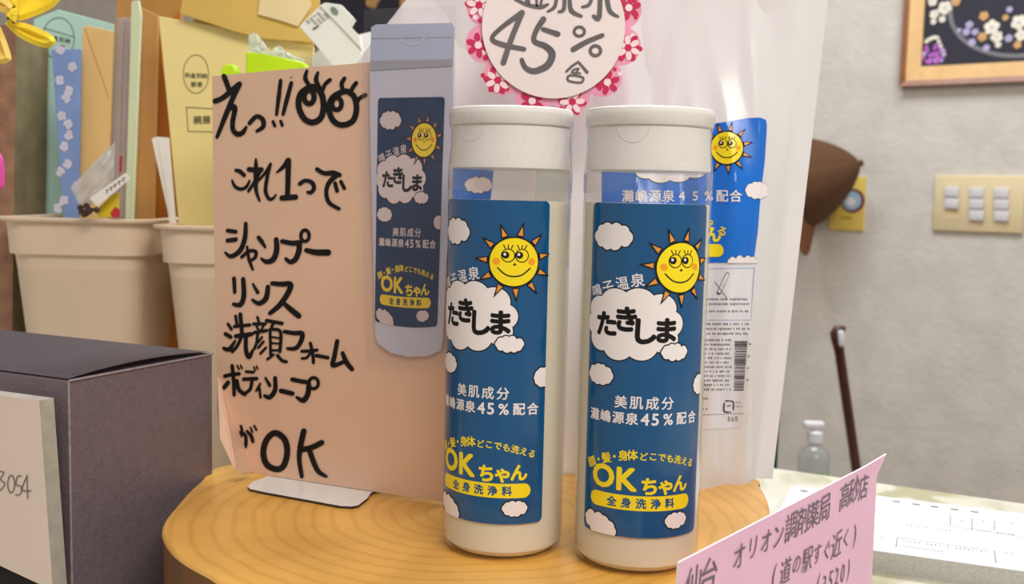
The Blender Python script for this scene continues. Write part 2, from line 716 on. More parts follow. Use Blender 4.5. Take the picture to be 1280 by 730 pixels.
def big_cloud(D, x, y, wd, h, L):
    pf = [(-.36, .22, .17), (-.18, .32, .2), (.06, .34, .2), (.28, .27, .19), (.38, .04, .17), (.33, -.2, .17), (.1, -.3, .19), (-.14, -.32, .19), (-.33, -.22, .17), (-.4, .0, .16)]
    for a, b_, q in pf:
        D.disc(x + a * wd, y + b_ * h, q * wd * .9 + .45, L, BK, ry=q * h * 1.25 + .45)
    for a, b_, q in pf:
        D.disc(x + a * wd, y + b_ * h, q * wd * .9, L + 1, WH, ry=q * h * 1.25)
    D.disc(x, y, wd * .38, L + 1, WH, ry=h * .36)


def label_art(D):
    """the blue label, 53 x 132 mm, origin at the middle of its foot"""
    D.rrect(-26.5, 0, 26.5, 132, 2.2, 0, BL)
    D.cloud(-16, 119, 17.5, 11, 2, WH, BK, 1)
    sun_face(D, 11.6, 107.5, 9.6, 12)
    for ch, x, y, rt in (('鳴', -22.6, 97.2, .3), ('子', -17, 99, .25), ('温', -11, 100.9, .18), ('泉', -5, 102.4, .12)):
        D.text(ch, x, y, 5.6, 3, WH, rt, .015)
    big_cloud(D, -6.6, 84.5, 38, 25, 4)
    for ch, x, y, s in (('た', -17.2, 84.6, 10.4), ('き', -8.8, 87, 10.6), ('し', -1.2, 82.5, 11), ('ま', 6.8, 83, 10.6)):
        D.text(ch, x, y, s, 7, BK, 0, .06)
    D.cloud(10.6, 74.4, 11.5, 7, 8, WH, BK, 2)
    D.cloud(-19.6, 64, 12.5, 8.6, 2, WH, BK, 3)
    D.cloud(25.4, 60.5, 9, 8.4, 2, WH, BK, 4)
    D.row('美肌成分', -.8, 54.2, 5.4, 6.1, 3, WH, .02)
    for ch, x, sz in (('灘', -21.6, 5), ('嶋', -16.2, 5), ('源', -10.8, 5), ('泉', -5.4, 5), ('4', -.4, 6.6), ('5', 3.6, 6.6), ('%', 8.8, 6.2), ('配', 15, 5.2), ('合', 20.8, 5.2)):
        D.text(ch, x, 47.8, sz, 3, WH, 0, .028)
    st = '顔・髪・身体'
    for i, ch in enumerate(st):
        x = -22.5 + i * 3.55
        D.text(ch, x, 33.6 - 6.2 * (x / 24) ** 2, 4.4, 3, YE, -.45 * x / 24, .03)
    st = 'どこでも洗える'
    for i, ch in enumerate(st):
        x = -.2 + i * 3.5
        D.text(ch, x, 33.0 - 5.2 * (x / 24) ** 2, 3.5, 3, YE, -.45 * x / 24, .03)
    D.text('O', -16.6, 23.6, 12.6, 3, YE, 0, .045)
    D.text('K', -6.6, 23.4, 12.6, 3, YE, 0, .045)
    D.text('ち', 2.2, 21.0, 7.6, 3, YE, 0, .05)
    D.text('ゃ', 8.8, 20.4, 7.6, 3, YE, 0, .05)
    D.text('ん', 15.6, 21.6, 7.4, 3, YE, 0, .05)
    D.rrect(-22.4, 11, 20.6, 17, 2.9, 3, YE)
    D.row('全身洗浄料', -.8, 14, 4.2, 5.8, 4, BL, .045)
    D.cloud(-17.8, 3.4, 16, 9.4, 3, WH, BK, 5, tilt=-.35)
    D.cloud(14.2, 6.6, 10.5, 6.8, 3, WH, BK, 6)


RB = .0255
HB = .1832
SEAM = .1756


def make_bottle(name, label, loc, yaw):
    """built about the origin with the label facing -Y, then turned and moved"""
    t = thing(name, label, 'bottle', (0, 0, 0), 'body wash bottles on the log slab')
    zc = .1583            # where the cap meets the body
    bm = BM()
    lathe(bm, [(0, .0012), (.019, .0012), (.022, 0), (.0238, .0008), (.0250, .003), (RB, .006), (RB, zc - .0015), (RB - .0004, zc), (RB - .003, zc + .0004), (RB - .004, zc + .0004)], 72)
    obj('bottle_body', bm, M_BODY, t, 40)
    bm = BM()
    R2 = RB - .0007
    lathe(bm, [(0, .0018), (.022, .0018), (.0246, .0042), (R2, .007), (R2, .1462), (R2 - .001, .1458), (0, .1458)], 64)
    obj('liquid', bm, M_LIQ, t, 40)
    bm = BM()
    lathe(bm, [(0, zc + .0006), (.0212, zc + .0006), (.0247, zc + .0008), (.0248, zc + .0018), (.0242, zc + .010), (.0241, SEAM), (.0236, SEAM + .0002), (.0236, SEAM + .0006)], 72)
    obj('cap', bm, M_CAP, t, 35)
    bm = BM()
    lathe(bm, [(.0236, SEAM + .0006), (.0248, SEAM + .0007), (.0251, SEAM + .0011), (.0254, HB - .0014), (.0252, HB - .0004), (.0246, HB), (0, HB)], 72)
    lid = obj('lid', bm, M_CAP, t, 35)
    # crescent thumb notch under the lid
    bm = BM()
    pts = []
    for k in range(17):
        a = PI * k / 16
        ang = -PI / 2 - .35 + math.cos(a) * .26
        z = SEAM - math.sin(a) * .0062
        rr = .0242
        pts.append((rr * math.cos(ang), rr * math.sin(ang), z))
    tube(bm, pts, .0002, 6)
    obj('thumb_notch', bm, M_CAP, t, 60)
    # clear film drawn tight over cap and shoulder
    bm = BM()
    lathe(bm, [(RB + .00025, .150), (RB + .0003, zc - .001), (.0253, zc + .004), (.0248, zc + .010), (.02475, SEAM - .001), (.0256, SEAM + .001), (.0257, HB - .002)], 72)
    bmesh.ops.solidify(bm, geom=bm.faces[:], thickness=.00004)
    obj('film_sleeve', bm, M_FILM, t, 40)
    D = Decal(.00003)
    label_art(D)
    zl = .0163

    def fn(x, y, z):
        a = x / 1000 / RB - PI / 2
        rr = RB + .00012 + z
        return Vector((rr * math.cos(a), rr * math.sin(a), zl + y / 1000 * 130 / 132))
    bm = D.done(fn, 1.1, None, (-26.5, 0, 26.5, 132))
    obj('label', bm, LABEL_MATS, t, normals=False)
    t.location = loc
    t.rotation_euler = (0, 0, yaw)
    return t


B1 = at_z(627.5, 678.5, STUMP_H)
B2 = at_z(793.5, 695.5, STUMP_H)
print('bottles', B1, B2)
G_B = 'body wash bottles on the log slab'


def face_cam(p):
    return math.atan2(-p.x, -p.y) * -1.0


bt1 = make_bottle('shampoo_bottle', 'white-capped blue-labelled bottle beside the handwritten sign, label turned left', B1, 0)
bt1.rotation_euler.z = -math.atan2(B1.x, B1.y) - math.radians(21)
bt2 = copy_tree(bt1)
bt2.location = B2
bt2.rotation_euler.z = -math.atan2(B2.x, B2.y) + math.radians(5.5)
bt2['label'] = 'white-capped blue-labelled bottle partly behind the pink card, its label facing forward'

# ================================================================== HANDWRITTEN SIGN
M_CARD = mat('beige_card', (222, 186, 160), .38, .03, 20)
M_SHEET = clear('laminating_film', (252, 252, 254), .012, .15, 1.3)
M_PRINT = mat('bottle_picture_print', (200, 198, 210), .3, .05, 30)
M_PRINTCAP = mat('bottle_picture_cap_print', (186, 194, 214), .3, .05, 30)
M_PRINTSH = mat('bottle_picture_seam_print', (164, 164, 172), .3, .05, 30)
M_BOOKEND = mat('white_enamel', (240, 240, 238), .3, .03, 40)
M_RUST = mat('chipped_edge', (52, 44, 40), .7, .3, 90)

SA = at_z(328.5, 597, STUMP_H)
SB = at_z(462, 617.5, STUMP_H)
SD = Vector((SB.x - SA.x, SB.y - SA.y, 0)).normalized()
SN = Vector((SD.y, -SD.x, 0))           # towards the viewer
if SN.y > 0:
    SN = -SN
SP = SA.copy()
print('sign plane', SA, SB, SD, SN)


def sign_pt(px, py, off=0.0):
    p = SP + SN * off
    return on_plane(px, py, p, SN)


TH = .0016
t = thing('handwritten_sign', 'beige card sign with black brush writing and a taped picture of a bottle', 'sign', (sign_pt(400, 600).x, sign_pt(400, 600).y, STUMP_H))
bm = BM()
out = [(265, 95.5), (330, 89), (460, 78), (566, 70), (563, 250), (560, 480), (557, 628), (515, 622), (462, 614), (400, 606), (328, 597), (312, 594)]
# the lower left corner is dog-eared towards the viewer
cr = [(266, 200), (269, 400), (272, 470)]
pts = [sign_pt(*p) for p in out[:11]] + [sign_pt(318, 593)] + [sign_pt(*p) for p in cr[::-1]]
for p in pts:
    p.z = max(p.z, STUMP_H + .0016)
prism(bm, pts, -SN * TH)
# folded corner flap
fa, fb = sign_pt(272, 470), sign_pt(318, 593)
fb.z = max(fb.z, STUMP_H + .0016)
fl = [sign_pt(271, 512, .009), sign_pt(275, 548, .019), sign_pt(292, 584, .022), sign_pt(300, 592, .017)]
for p in fl:
    p.z = max(p.z, STUMP_H + .0016)
prev = fa
seq = [fa] + fl + [fb]
vs_f = [bm.verts.new(p) for p in seq]
vs_b = [bm.verts.new(p - SN * TH) for p in seq]
for i in range(1, len(seq) - 1):
    bm.faces.new((vs_f[0], vs_f[i], vs_f[i + 1]))
    bm.faces.new((vs_b[0], vs_b[i + 1], vs_b[i]))
for i in range(len(seq)):
    j = (i + 1) % len(seq)
    bm.faces.new((vs_f[i], vs_b[i], vs_b[j], vs_f[j]))
obj('card', bm, M_CARD, t)

D = Decal(.0001)


def S(x0, y0, s, strokes):
    for pts, wd in strokes:
        closed = len(pts) > 3 and pts[0] == pts[-1]
        pp = [(x0 + x / s, y0 + y / s) for x, y in pts]
        if closed:
            pp = pp[:-1]
        ww = [q / s * 1.1 for q in wd] if isinstance(wd, (list, tuple)) else wd / s * 1.1
        D.stroke(pp, ww, 1, 0, closed)


def ring(cx, cy, rx, ry):
    p = [(cx + rx * math.cos(2 * PI * k / 10), cy + ry * math.sin(2 * PI * k / 10)) for k in range(10)]
    return p + [p[0]]


S(260, 80, 7.3, [
    ([(145, 110), (165, 160), (190, 230)], 42), ([(65, 338), (130, 310), (220, 240), (285, 182)], [44, 40, 50, 44]),
    ([(288, 185), (230, 300), (160, 470), (82, 665)], [40, 44, 42, 30]), ([(210, 390), (245, 405), (225, 520), (228, 600), (270, 640), (318, 622), (348, 575)], [60, 44, 40, 40, 44, 40, 22]),
    ([(378, 540), (440, 478), (498, 505), (503, 570), (445, 612)], [34, 36, 40, 38, 26]),
    ([(662, 150), (645, 300), (625, 460)], [30, 36, 26]), ([(760, 172), (720, 320), (685, 458)], [32, 38, 28]),
    ([(592, 525), (610, 565)], 26), ([(663, 522), (678, 560)], 26), ([(758, 118), (759, 124)], 10)])
S(340, 80, 7.3, [
    ([(350, 210), (262, 270), (242, 380), (290, 495), (370, 533), (445, 490), (470, 390), (455, 280), (405, 220), (350, 210)], 50),
    (ring(338, 300, 46, 62), 44),
    ([(318, 62), (303, 130), (340, 195)], [24, 38, 32]), ([(418, 78), (402, 145), (435, 220)], [24, 40, 34]), ([(528, 145), (485, 182), (458, 240)], [34, 30, 36]),
    ([(640, 255), (548, 310), (518, 410), (560, 518), (640, 557), (735, 520), (770, 420), (755, 310), (700, 255), (640, 255)], 48),
    (ring(590, 362, 44, 56), 40),
    ([(660, 132), (635, 180), (648, 245)], [34, 36, 34]), ([(768, 172), (738, 212), (715, 260)], [34, 36, 32]), ([(852, 282), (800, 310), (775, 350)], [34, 30, 34])])
S(280, 185, 8, [
    ([(118, 222), (160, 235), (200, 272)], [30, 40, 36]), ([(80, 322), (110, 385), (170, 410), (225, 385), (255, 325)], [18, 30, 32, 30, 18]),
    ([(318, 112), (320, 250), (320, 420), (356, 528)], [20, 48, 34, 20]), ([(250, 213), (320, 220), (372, 215)], 46), ([(365, 225), (310, 330), (243, 432)], [30, 30, 26]),
    ([(310, 355), (400, 262), (465, 160)], [22, 26, 28]), ([(465, 160), (430, 300), (415, 430), (450, 508), (490, 502), (520, 465)], [26, 34, 34, 32, 26, 14]),
    ([(528, 243), (590, 190), (640, 125)], [16, 36, 50]), ([(642, 125), (640, 300), (635, 470)], [54, 48, 46]), ([(580, 500), (715, 490)], 50),
    ([(758, 358), (810, 325), (878, 345), (900, 400), (868, 445), (835, 440)], [38, 34, 40, 38, 36, 26]),
    ([(930, 212), (1000, 252), (1090, 250), (1155, 270)], [38, 40, 50, 40]), ([(1120, 275), (1050, 345), (1022, 440), (1050, 545), (1150, 608)], [46, 42, 38, 38, 32]),
    ([(1110, 352), (1130, 428)], 36), ([(1168, 335), (1203, 403)], 32)])
S(270, 270, 5.6125, [
    ([(82, 102), (138, 110)], 26), ([(82, 172), (138, 164)], 28), ([(64, 256), (105, 283), (170, 240), (203, 150), (208, 52)], [14, 28, 32, 30, 24]),
    ([(180, 288), (230, 246), (278, 250), (275, 288), (245, 312)], [22, 22, 24, 22, 18]), ([(218, 215), (230, 300), (258, 375)], [16, 22, 16]),
    ([(298, 150), (320, 180), (346, 220)], [26, 28, 14]), ([(315, 295), (350, 320), (400, 305), (425, 240), (422, 165)], [12, 30, 36, 36, 32]),
    ([(465, 178), (530, 190), (585, 188)], [30, 32, 36]), ([(585, 188), (580, 250), (555, 305), (520, 322), (490, 300)], [36, 36, 34, 30, 22]), (ring(624, 138, 29, 40), 22),
    ([(634, 240), (700, 255), (785, 256)], [30, 38, 42]),
    ([(126, 438), (131, 535)], [26, 22]), ([(190, 442), (195, 560), (170, 622), (122, 618)], [28, 32, 32, 22]),
    ([(258, 476), (292, 536)], [14, 24]), ([(255, 588), (300, 613), (350, 578), (364, 498)], [18, 30, 34, 30]),
    ([(394, 472), (460, 478), (520, 478), (510, 530), (450, 620), (378, 682)], [28, 32, 36, 36, 34, 26]), ([(475, 612), (530, 660), (580, 700)], [26, 36, 36])])
S(270, 380, 5.2167, [
    ([(78, 130), (100, 165)], 18), ([(62, 195), (95, 215)], 24), ([(50, 288), (85, 295), (125, 240)], [20, 28, 14]), ([(128, 78), (137, 140)], 18),
    ([(120, 146), (220, 136)], 20), ([(158, 66), (170, 200)], 24), ([(130, 210), (230, 196)], 26), ([(165, 215), (140, 270), (105, 310)], 20), ([(195, 210), (195, 300), (215, 345), (240, 300)], [24, 26, 28, 16]),
    ([(270, 86), (280, 120)], 16), ([(245, 130), (320, 130)], 20), ([(265, 148), (280, 172)], 14), ([(308, 142), (295, 170)], 14), ([(250, 186), (330, 172)], 20),
    ([(272, 186), (265, 250), (250, 290)], 18), ([(300, 215), (275, 250)], 14), ([(310, 245), (275, 285)], 15), ([(325, 285), (290, 322)], 16),
    ([(330, 108), (430, 126)], 22), ([(372, 126), (355, 170)], 18), ([(352, 170), (356, 330)], 18), ([(352, 166), (420, 180), (416, 310)], 20),
    ([(365, 215), (410, 222)], 12), ([(365, 255), (410, 258)], 12), ([(360, 302), (410, 302)], 14), ([(375, 330), (335, 360)], 16), ([(400, 335), (430, 368), (458, 376)], 20),
    ([(447, 180), (510, 190), (560, 192), (555, 240), (520, 288), (466, 290)], [24, 26, 30, 28, 26, 18]),
    ([(560, 308), (610, 306), (658, 300)], 20), ([(615, 256), (630, 320), (635, 382)], 20), ([(620, 315), (590, 350), (560, 354)], 16),
    ([(655, 336), (728, 350)], 22), ([(790, 242), (772, 340), (762, 400), (830, 378)], [26, 28, 28, 22]), ([(825, 320), (850, 380), (886, 425)], [24, 30, 26]),
    ([(57, 470), (100, 460), (150, 455)], 22), ([(105, 402), (115, 500), (118, 592)], 22), ([(78, 512), (52, 545)], 26), ([(135, 500), (150, 560), (188, 588)], 24),
    ([(138, 402), (150, 425)], 11), ([(160, 400), (170, 420)], 11), ([(195, 440), (245, 445)], 16), ([(246, 410), (256, 434)], 10), ([(264, 405), (272, 424)], 10),
    ([(180, 490), (265, 486)], 22), ([(235, 490), (225, 550), (200, 575)], 20), ([(288, 520), (262, 565)], 14), ([(282, 545), (290, 608)], 16),
    ([(322, 482), (350, 530)], [14, 22]), ([(385, 482), (385, 560), (350, 608), (318, 598)], [24, 28, 28, 20]), ([(424, 566), (498, 584)], 28),
    ([(497, 492), (560, 505), (600, 510)], 26), ([(604, 512), (600, 580), (570, 628), (525, 608)], [28, 32, 32, 16]), (ring(636, 516, 31, 36), 20)])
S(270, 510, 6.6375, [
    ([(490, 207), (420, 262), (392, 370), (420, 468), (500, 508), (560, 480), (590, 370), (570, 262), (490, 207)], 46),
    ([(728, 192), (700, 320), (690, 430), (712, 568)], [44, 44, 36, 30]), ([(876, 287), (800, 325), (720, 345)], 42), ([(775, 352), (810, 450), (850, 528), (915, 568)], [40, 40, 36, 22]),
    ([(125, 243), (190, 205), (243, 228), (245, 310), (215, 352), (198, 335)], [34, 28, 26, 28, 26, 16]), ([(205, 148), (215, 200), (185, 270), (158, 300)], [18, 24, 24, 22]),
    ([(255, 190), (290, 230), (305, 278)], [18, 28, 26]), ([(285, 162), (302, 200)], 14), ([(316, 148), (336, 182)], 16)])
# writing on the flap lies on the flap, a little nearer


def sign_ink(x, y, z):
    off = .0003
    # on the folded corner the ink follows the flap
    fold = (x - 272) * (593 - 470) - (y - 470) * (318 - 272)
    if y > 470 and fold < 0:
        dist = -fold / math.hypot(123, 46)
        off = .0006 + .00078 * min(dist, 30)
    return sign_pt(x, y, off + z)


obj('brush_writing', D.done(sign_ink), INK, t, normals=False)

# taped picture of a bottle
bm = BM()
cut = [(464, 34), (470, 30.5), (565, 28.5), (568, 33), (566, 88), (566, 200), (557, 330), (553, 425), (551, 438), (535, 445), (510, 446), (488, 441), (473, 430), (469, 420), (466, 300), (463, 180), (462, 90)]
prism(bm, [sign_pt(x, y, .0022) for x, y in cut], -SN * .0008)
pic = obj('bottle_picture', bm, M_PRINT, t)
D = Decal(.0001)
D.poly([(464.5, 36), (470, 31.5), (564.5, 29.5), (567, 34), (565.2, 82), (463.3, 84)], 1, 0)
D.poly([(463.3, 76), (565.6, 74), (565.2, 82.5), (463.2, 88)], 2, 1)
D.stroke([(464, 48.2), (565, 46.5)], .8, 2, 1)
D.stroke([(500, 48), (507, 54), (516, 56), (524, 54), (531, 46)], .9, 3, 2)
obj('picture_cap', D.done(lambda x, y, z: sign_pt(x, y, .0023 + z)), [M_PRINTCAP, M_PRINTSH, WHITEP], pic, normals=False)
D = Decal(.00003)
label_art(D)
q = [sign_pt(472.5, 122.5, .0024), sign_pt(556, 121, .0024), sign_pt(546.5, 408, .0024), sign_pt(468.5, 401.5, .0024)]


def card_map(x, y, z):
    u, v = (x + 26.5) / 53, y / 132
    a = q[3].lerp(q[2], u)
    b_ = q[0].lerp(q[1], u)
    p = a.lerp(b_, v)
    # foot of the printed label is a shallow curve
    p.z -= .0016 * (1 - (2 * u - 1) ** 2) * (1 - v) ** 4
    return p + SN * z


PRINT_MATS = [M_BLUE3, mat('white_card_print', (214, 196, 192), .4, .03), INK, mat('yellow_card_print', (238, 204, 30), .4, .03), mat('orange_card_print', (190, 120, 70), .4), mat('cheek_card_print', (225, 130, 30), .4)]
obj('picture_label', D.done(card_map, 6, 8, (-26.5, 0, 26.5, 132)), PRINT_MATS, pic, normals=False)
bm = BM()
prism(bm, [sign_pt(x, y, .0034) for x, y in [(455, 12), (520, 9), (570, 8), (569.5, 250), (563, 455), (500, 462), (458, 452), (450, 200)]], -SN * .0002)
obj('laminating_sheet', bm, M_SHEET, t)

# metal bookend holding the sign
bk = [(309.5, 608), (316, 602), (329, 597.5), (463, 616.5), (460, 622), (448, 631.5), (440, 633), (426, 632.5), (380, 624), (330, 615), (312, 611)]
pp = [at_z(x, y, STUMP_H + .0013) for x, y in bk]
# carry the plate under the sign
back = [pp[3] - SN * .012, pp[2] - SN * .012]
foot = pp[:3] + [back[1], back[0]] + pp[3:]
t2 = thing('bookend', 'white enamelled metal bookend foot at the bottom of the handwritten sign', 'bookend', (sum(p.x for p in foot) / len(foot), sum(p.y for p in foot) / len(foot), STUMP_H))
bm = BM()
prism(bm, foot, Vector((0, 0, -.0012)), mi=0, mi_side=1)
obj('foot_plate', bm, [M_BOOKEND, M_RUST], t2)
bm = BM()
a, b_ = pp[2] - SN * .006, pp[3] - SN * .006
prism(bm, [a, b_, b_ + Vector((0, 0, .09)), a + Vector((0, 0, .09))], -SN * .001, bevel=.0003)
obj('upright_plate', bm, M_BOOKEND, t2)

# ================================================================== REFILL POUCHES
M_POUCH = mat('white_pouch_film', (240, 239, 240), .22, .02, 20, 0, 0, coat=.3, trans=.34)
M_PINFO = mat('pouch_info_print', (222, 224, 232), .35, .02)
M_TINY = mat('tiny_grey_print', (95, 95, 105), .5)
M_LBLUE = mat('pale_blue_line', (150, 180, 215), .5)


class Pouch:
    def __init__(s, Y, z0, z1, xl, xr, depth, yaw=0.0, cx=0.0, slant=0.0, seed=0):
        s.Y, s.z0, s.z1, s.xl, s.xr, s.B, s.yaw, s.cx, s.slant, s.seed = Y, z0, z1, xl, xr, depth, yaw, cx, slant, seed

    def edges(s, z):
        v = (z - s.z0) / (s.z1 - s.z0)
        l = s.xl[0] + (s.xl[1] - s.xl[0]) * v
        r = s.xr[0] + (s.xr[1] - s.xr[0]) * v
        return l, r

    def bulge(s, u, v):
        z = s.z0 + v * (s.z1 - s.z0)
        a = abs(u) / .83
        prof = max(0.0, 1 - a ** 2.6) ** .62
        top = .80
        q = min(1.0, max(0.0, (v - .45) / .5))
        hv = 1 - q * q * (3 - 2 * q)
        k = .62 + .38 * math.exp(-((v - .25) / .35) ** 2)
        wr = noise.noise(Vector((u * 1.7 + s.seed, v * 2.6, .3))) * .012 - abs(noise.noise(Vector((u * 2.6 + s.seed, v * 2.2 + u * 1.5, 1.7)))) * .013 + noise.noise(Vector((u * 5 + s.seed, v * 3 - u * 2, 4.1))) * .003
        return s.B * prof * hv * k + wr * prof * (.35 + .65 * hv) + .0006

    def frame(s, x, y, z):
        c, q = math.cos(s.yaw), math.sin(s.yaw)
        dx = x - s.cx
        return Vector((s.cx + dx * c - y * q, s.Y + dx * q + y * c, z))

    def front(s, u, v, off=0.0):
        z = s.z0 + v * (s.z1 - s.z0)
        l, r = s.edges(z)
        x = (l + r) / 2 + u * (r - l) / 2
        return s.frame(x, -s.bulge(u, v) - off, z)

    def build(s, name, label):
        xm = (sum(s.xl) + sum(s.xr)) / 4
        t = thing(name, label, 'pouch', s.frame(xm, 0, s.z0), 'refill pouches behind the bottles')
        bm = BM()
        NU, NV = 56, 64
        us = [-1 + 2 * i / NU for i in range(NU + 1)]
        F, K = [], []
        for j in range(NV + 1):
            v = j / NV
            z = s.z0 + v * (s.z1 - s.z0)
            fr, bk_ = [], []
            for u in us:
                vv = v
                p = s.front(u, v)
                l, r = s.edges(z)
                x = (l + r) / 2 + u * (r - l) / 2
                zz = z
                if s.slant:                    # upper left corner cut away on a slant
                    lim = s.z1 - s.slant * max(0.0, (-.1 - u)) / .9
                    zz = min(z, lim)
                    p.z = zz
                b2 = s.frame(x, s.bulge(u, v) * .55, zz)
                fr.append(bm.verts.new(p))
                bk_.append(bm.verts.new(b2))
            F.append(fr)
            K.append(bk_)
        for j in range(NV):
            for i in range(NU):
                bm.faces.new((F[j][i], F[j][i + 1], F[j + 1][i + 1], F[j + 1][i]))
                bm.faces.new((K[j][i], K[j + 1][i], K[j + 1][i + 1], K[j][i + 1]))
            bm.faces.new((F[j][0], F[j + 1][0], K[j + 1][0], K[j][0]))
            bm.faces.new((F[j][NU], K[j][NU], K[j + 1][NU], F[j + 1][NU]))
        for i in range(NU):
            bm.faces.new((F[0][i], K[0][i], K[0][i + 1], F[0][i + 1]))
            bm.faces.new((F[NV][i], F[NV][i + 1], K[NV][i + 1], K[NV][i]))
        bmesh.ops.remove_doubles(bm, verts=bm.verts[:], dist=1e-6)
        obj('pouch_bag', bm, M_POUCH, t, 50)
        s.t = t
        return t

    def uv_at(s, px, py):
        """where the line of sight through a photo point meets the front"""
        off = s.B * .6
        n = Vector((math.sin(s.yaw), -math.cos(s.yaw), 0))
        for _ in range(5):
            p0 = s.frame(s.cx, -off, 0)
            p = on_plane(px, py, p0, n)
            d = p - s.frame(s.cx, 0, 0)
            x = s.cx + d.x * math.cos(s.yaw) + d.y * math.sin(s.yaw)
            l, r = s.edges(p.z)
            u = (2 * x - l - r) / (r - l)
            v = (p.z - s.z0) / (s.z1 - s.z0)
            off = s.bulge(max(-1, min(1, u)), max(0, min(1, v)))
        return u, v


def dashes(D, x0, x1, y, h, L, mi, rr, pitch=3.0):
    """a row of print too fine to read"""
    x = x0
    while x < x1:
        wd = rr.uniform(.5, 1.0) * pitch * .62
        D.poly([(x, y - h / 2 * rr.uniform(.6, 1)), (x + wd, y - h / 2 * rr.uniform(.6, 1)), (x + wd, y + h / 2 * rr.uniform(.5, 1)), (x, y + h / 2 * rr.uniform(.5, 1))], L, mi)
        x += wd + pitch * rr.choice([.25, .3, .4, .9])


def pouch_label(P, dx=0.0):
    """printed blue panel, drawn in the pouch's own photo position"""
    D = Decal(.00011)
    D.poly([(752, 172), (800, 167), (850, 161), (900, 153.5), (935, 147.5), (950, 147), (957.5, 150), (958.5, 158), (956, 200), (951, 240), (947, 290), (942, 326), (938, 328.5), (880, 328.5), (752, 332)], 0, 0)

    # flipped drawing helpers: photo y grows downwards
    class F(Decal):
        pass
    E_ = Decal(.00004)
    sun_face(E_, 908, -185, 20, 4)
    E_.cloud(946, -238, 30, 22, 3, WH, BK, 11, ol=.3)
    E_.cloud(928, -327, 38, 16, 3, WH, BK, 12, ol=.3)
    big_cloud(E_, 838, -205, 92, 42, 4)
    E_.row('灘嶋源泉45%配合', 852, -245, 16, 16.8, 4, WH, .02)
    for i, ch in enumerate('どこでも洗える'):
        E_.text(ch, 815 + i * 14.5, -262 - i * i * .75, 13, 4, YE, -.12 * i * .5, .03)
    E_.text('O', 775, -296, 36, 4, YE, 0, .045)
    E_.text('K', 805, -296, 36, 4, YE, 0, .045)
    E_.text('ち', 833, -298, 24, 4, YE, 0, .05)
    E_.text('ゃ', 860, -299, 24, 4, YE, 0, .05)
    E_.text('ん', 891, -293, 21, 4, YE, 0, .05)
    E_.rrect(764, -321, 904, -305, 7.5, 4, YE)
    E_.row('全身洗浄料', 834, -313, 12, 18, 5, 0, .045)
    for v in E_.bm.verts:
        v.co.y = -v.co.y
    tmp = bpy.data.meshes.new('tmp')
    E_.bm.to_mesh(tmp)
    E_.bm.free()
    D.bm.from_mesh(tmp)
    bpy.data.meshes.remove(tmp)

    def fn(x, y, z):
        u, v = P.uv_at(x, y)
        return P.front(u, v, .0004 + z)
    return D.done(fn, 2.5, 2.5, (752, 140, 958.6, 328.6))


YP = .548
zt = STUMP_H
R_top, R_bot = at_y(1035, 0, YP), at_y(966, 596, YP)


def x_on_z(px0, py0, px1, py1, Y, z):
    a, b_ = at_y(px0, py0, Y), at_y(px1, py1, Y)
    k = (z - a.z) / (b_.z - a.z)
    return a.x + (b_.x - a.x) * k


Z1 = .345
xr = (x_on_z(1035, 0, 966, 592, YP, zt), x_on_z(1035, 0, 966, 592, YP, Z1))
xl = (x_on_z(722, 0, 700, 592, YP, zt), x_on_z(722, 0, 700, 592, YP, Z1))
print('pouch', xl, xr)
P1 = Pouch(YP, zt, Z1, xl, xr, .033, seed=3.1)
tp = P1.build('refill_pouch', 'white refill pouch with blue panel and barcode behind the forward-facing bottle')
obj('printed_panel', pouch_label(P1), [M_BLUE2, WHITEP, INK, YELLOWP, ORANGEP, CHEEKP], tp, normals=False)
# information panel: box, fine print, barcode, recycling mark, price
D = Decal(.00008)
rr = random.Random(5)
D.poly([(800, 334), (941, 332), (938, 400), (932, 470), (926, 534), (870, 537), (800, 541)], 0, 0)
for a, b_ in (((882, 336), (943, 335)), ((943, 335), (938, 400)), ((938, 400), (880, 400))):
    D.stroke([a, b_], .9, 1, 3)
D.stroke([(909, 343), (898, 366)], 5.5, 1, 2)
D.stroke([(909, 343.5), (899, 364)], 4, 2, 0)
D.stroke([(893, 352), (908, 372)], .8, 3, 2)
for y in (374, 380, 389):
    dashes(D, 882, 936, y, 3.2, 1, 2, rr)
for y in (405, 411, 417):
    dashes(D, 882, 936, y, 3.2, 1, 2, rr)
for k in range(12):
    dashes(D, 880, 913, 425 + k * 5.6, 3.2, 1, 2, rr)
y = 426.0
while y < 488:
    h = rr.choice([.7, 1.0, 1.6])
    D.poly([(918, y), (934 - (y - 426) * .08, y), (934 - (y - 426) * .08, y + h), (918 - (y - 426) * .03, y + h)], 1, 1)
    y += h + rr.choice([.6, .9, 1.3])
for y in (430, 445, 460, 475):
    dashes(D, 936 - (y - 426) * .07, 938 - (y - 426) * .07, y, 3, 1, 2, rr, 2)
dashes(D, 878, 884, 498, 3, 1, 2, rr)
dashes(D, 878, 884, 511, 3, 1, 2, rr)
D.stroke([(905, 504), (905, 514), (913, 515)], 2, 1, 1)
D.stroke([(916, 512), (916, 502), (907, 501)], 2, 1, 1)
D.stroke([(908, 508), (913, 506.5)], 1.6, 1, 1)
dashes(D, 919, 926, 503, 2.2, 1, 2, rr, 2)
dashes(D, 919, 928, 508, 2.2, 1, 2, rr, 2)
D.stroke([(878, 518.5), (929, 516.5)], .6, 1, 2)
for i, ch in enumerate('860'):
    D.text(ch, 911 + i * 4.6, 523.5, 9, 1, 2, 0, .02, .75, -1)


def p1map(x, y, z):
    u, v = P1.uv_at(x, y)
    return P1.front(u, v, .0004 + z)


obj('information_panel', D.done(p1map, 3.5, 3.5), [M_PINFO, INK, M_TINY, M_LBLUE], tp, normals=False)

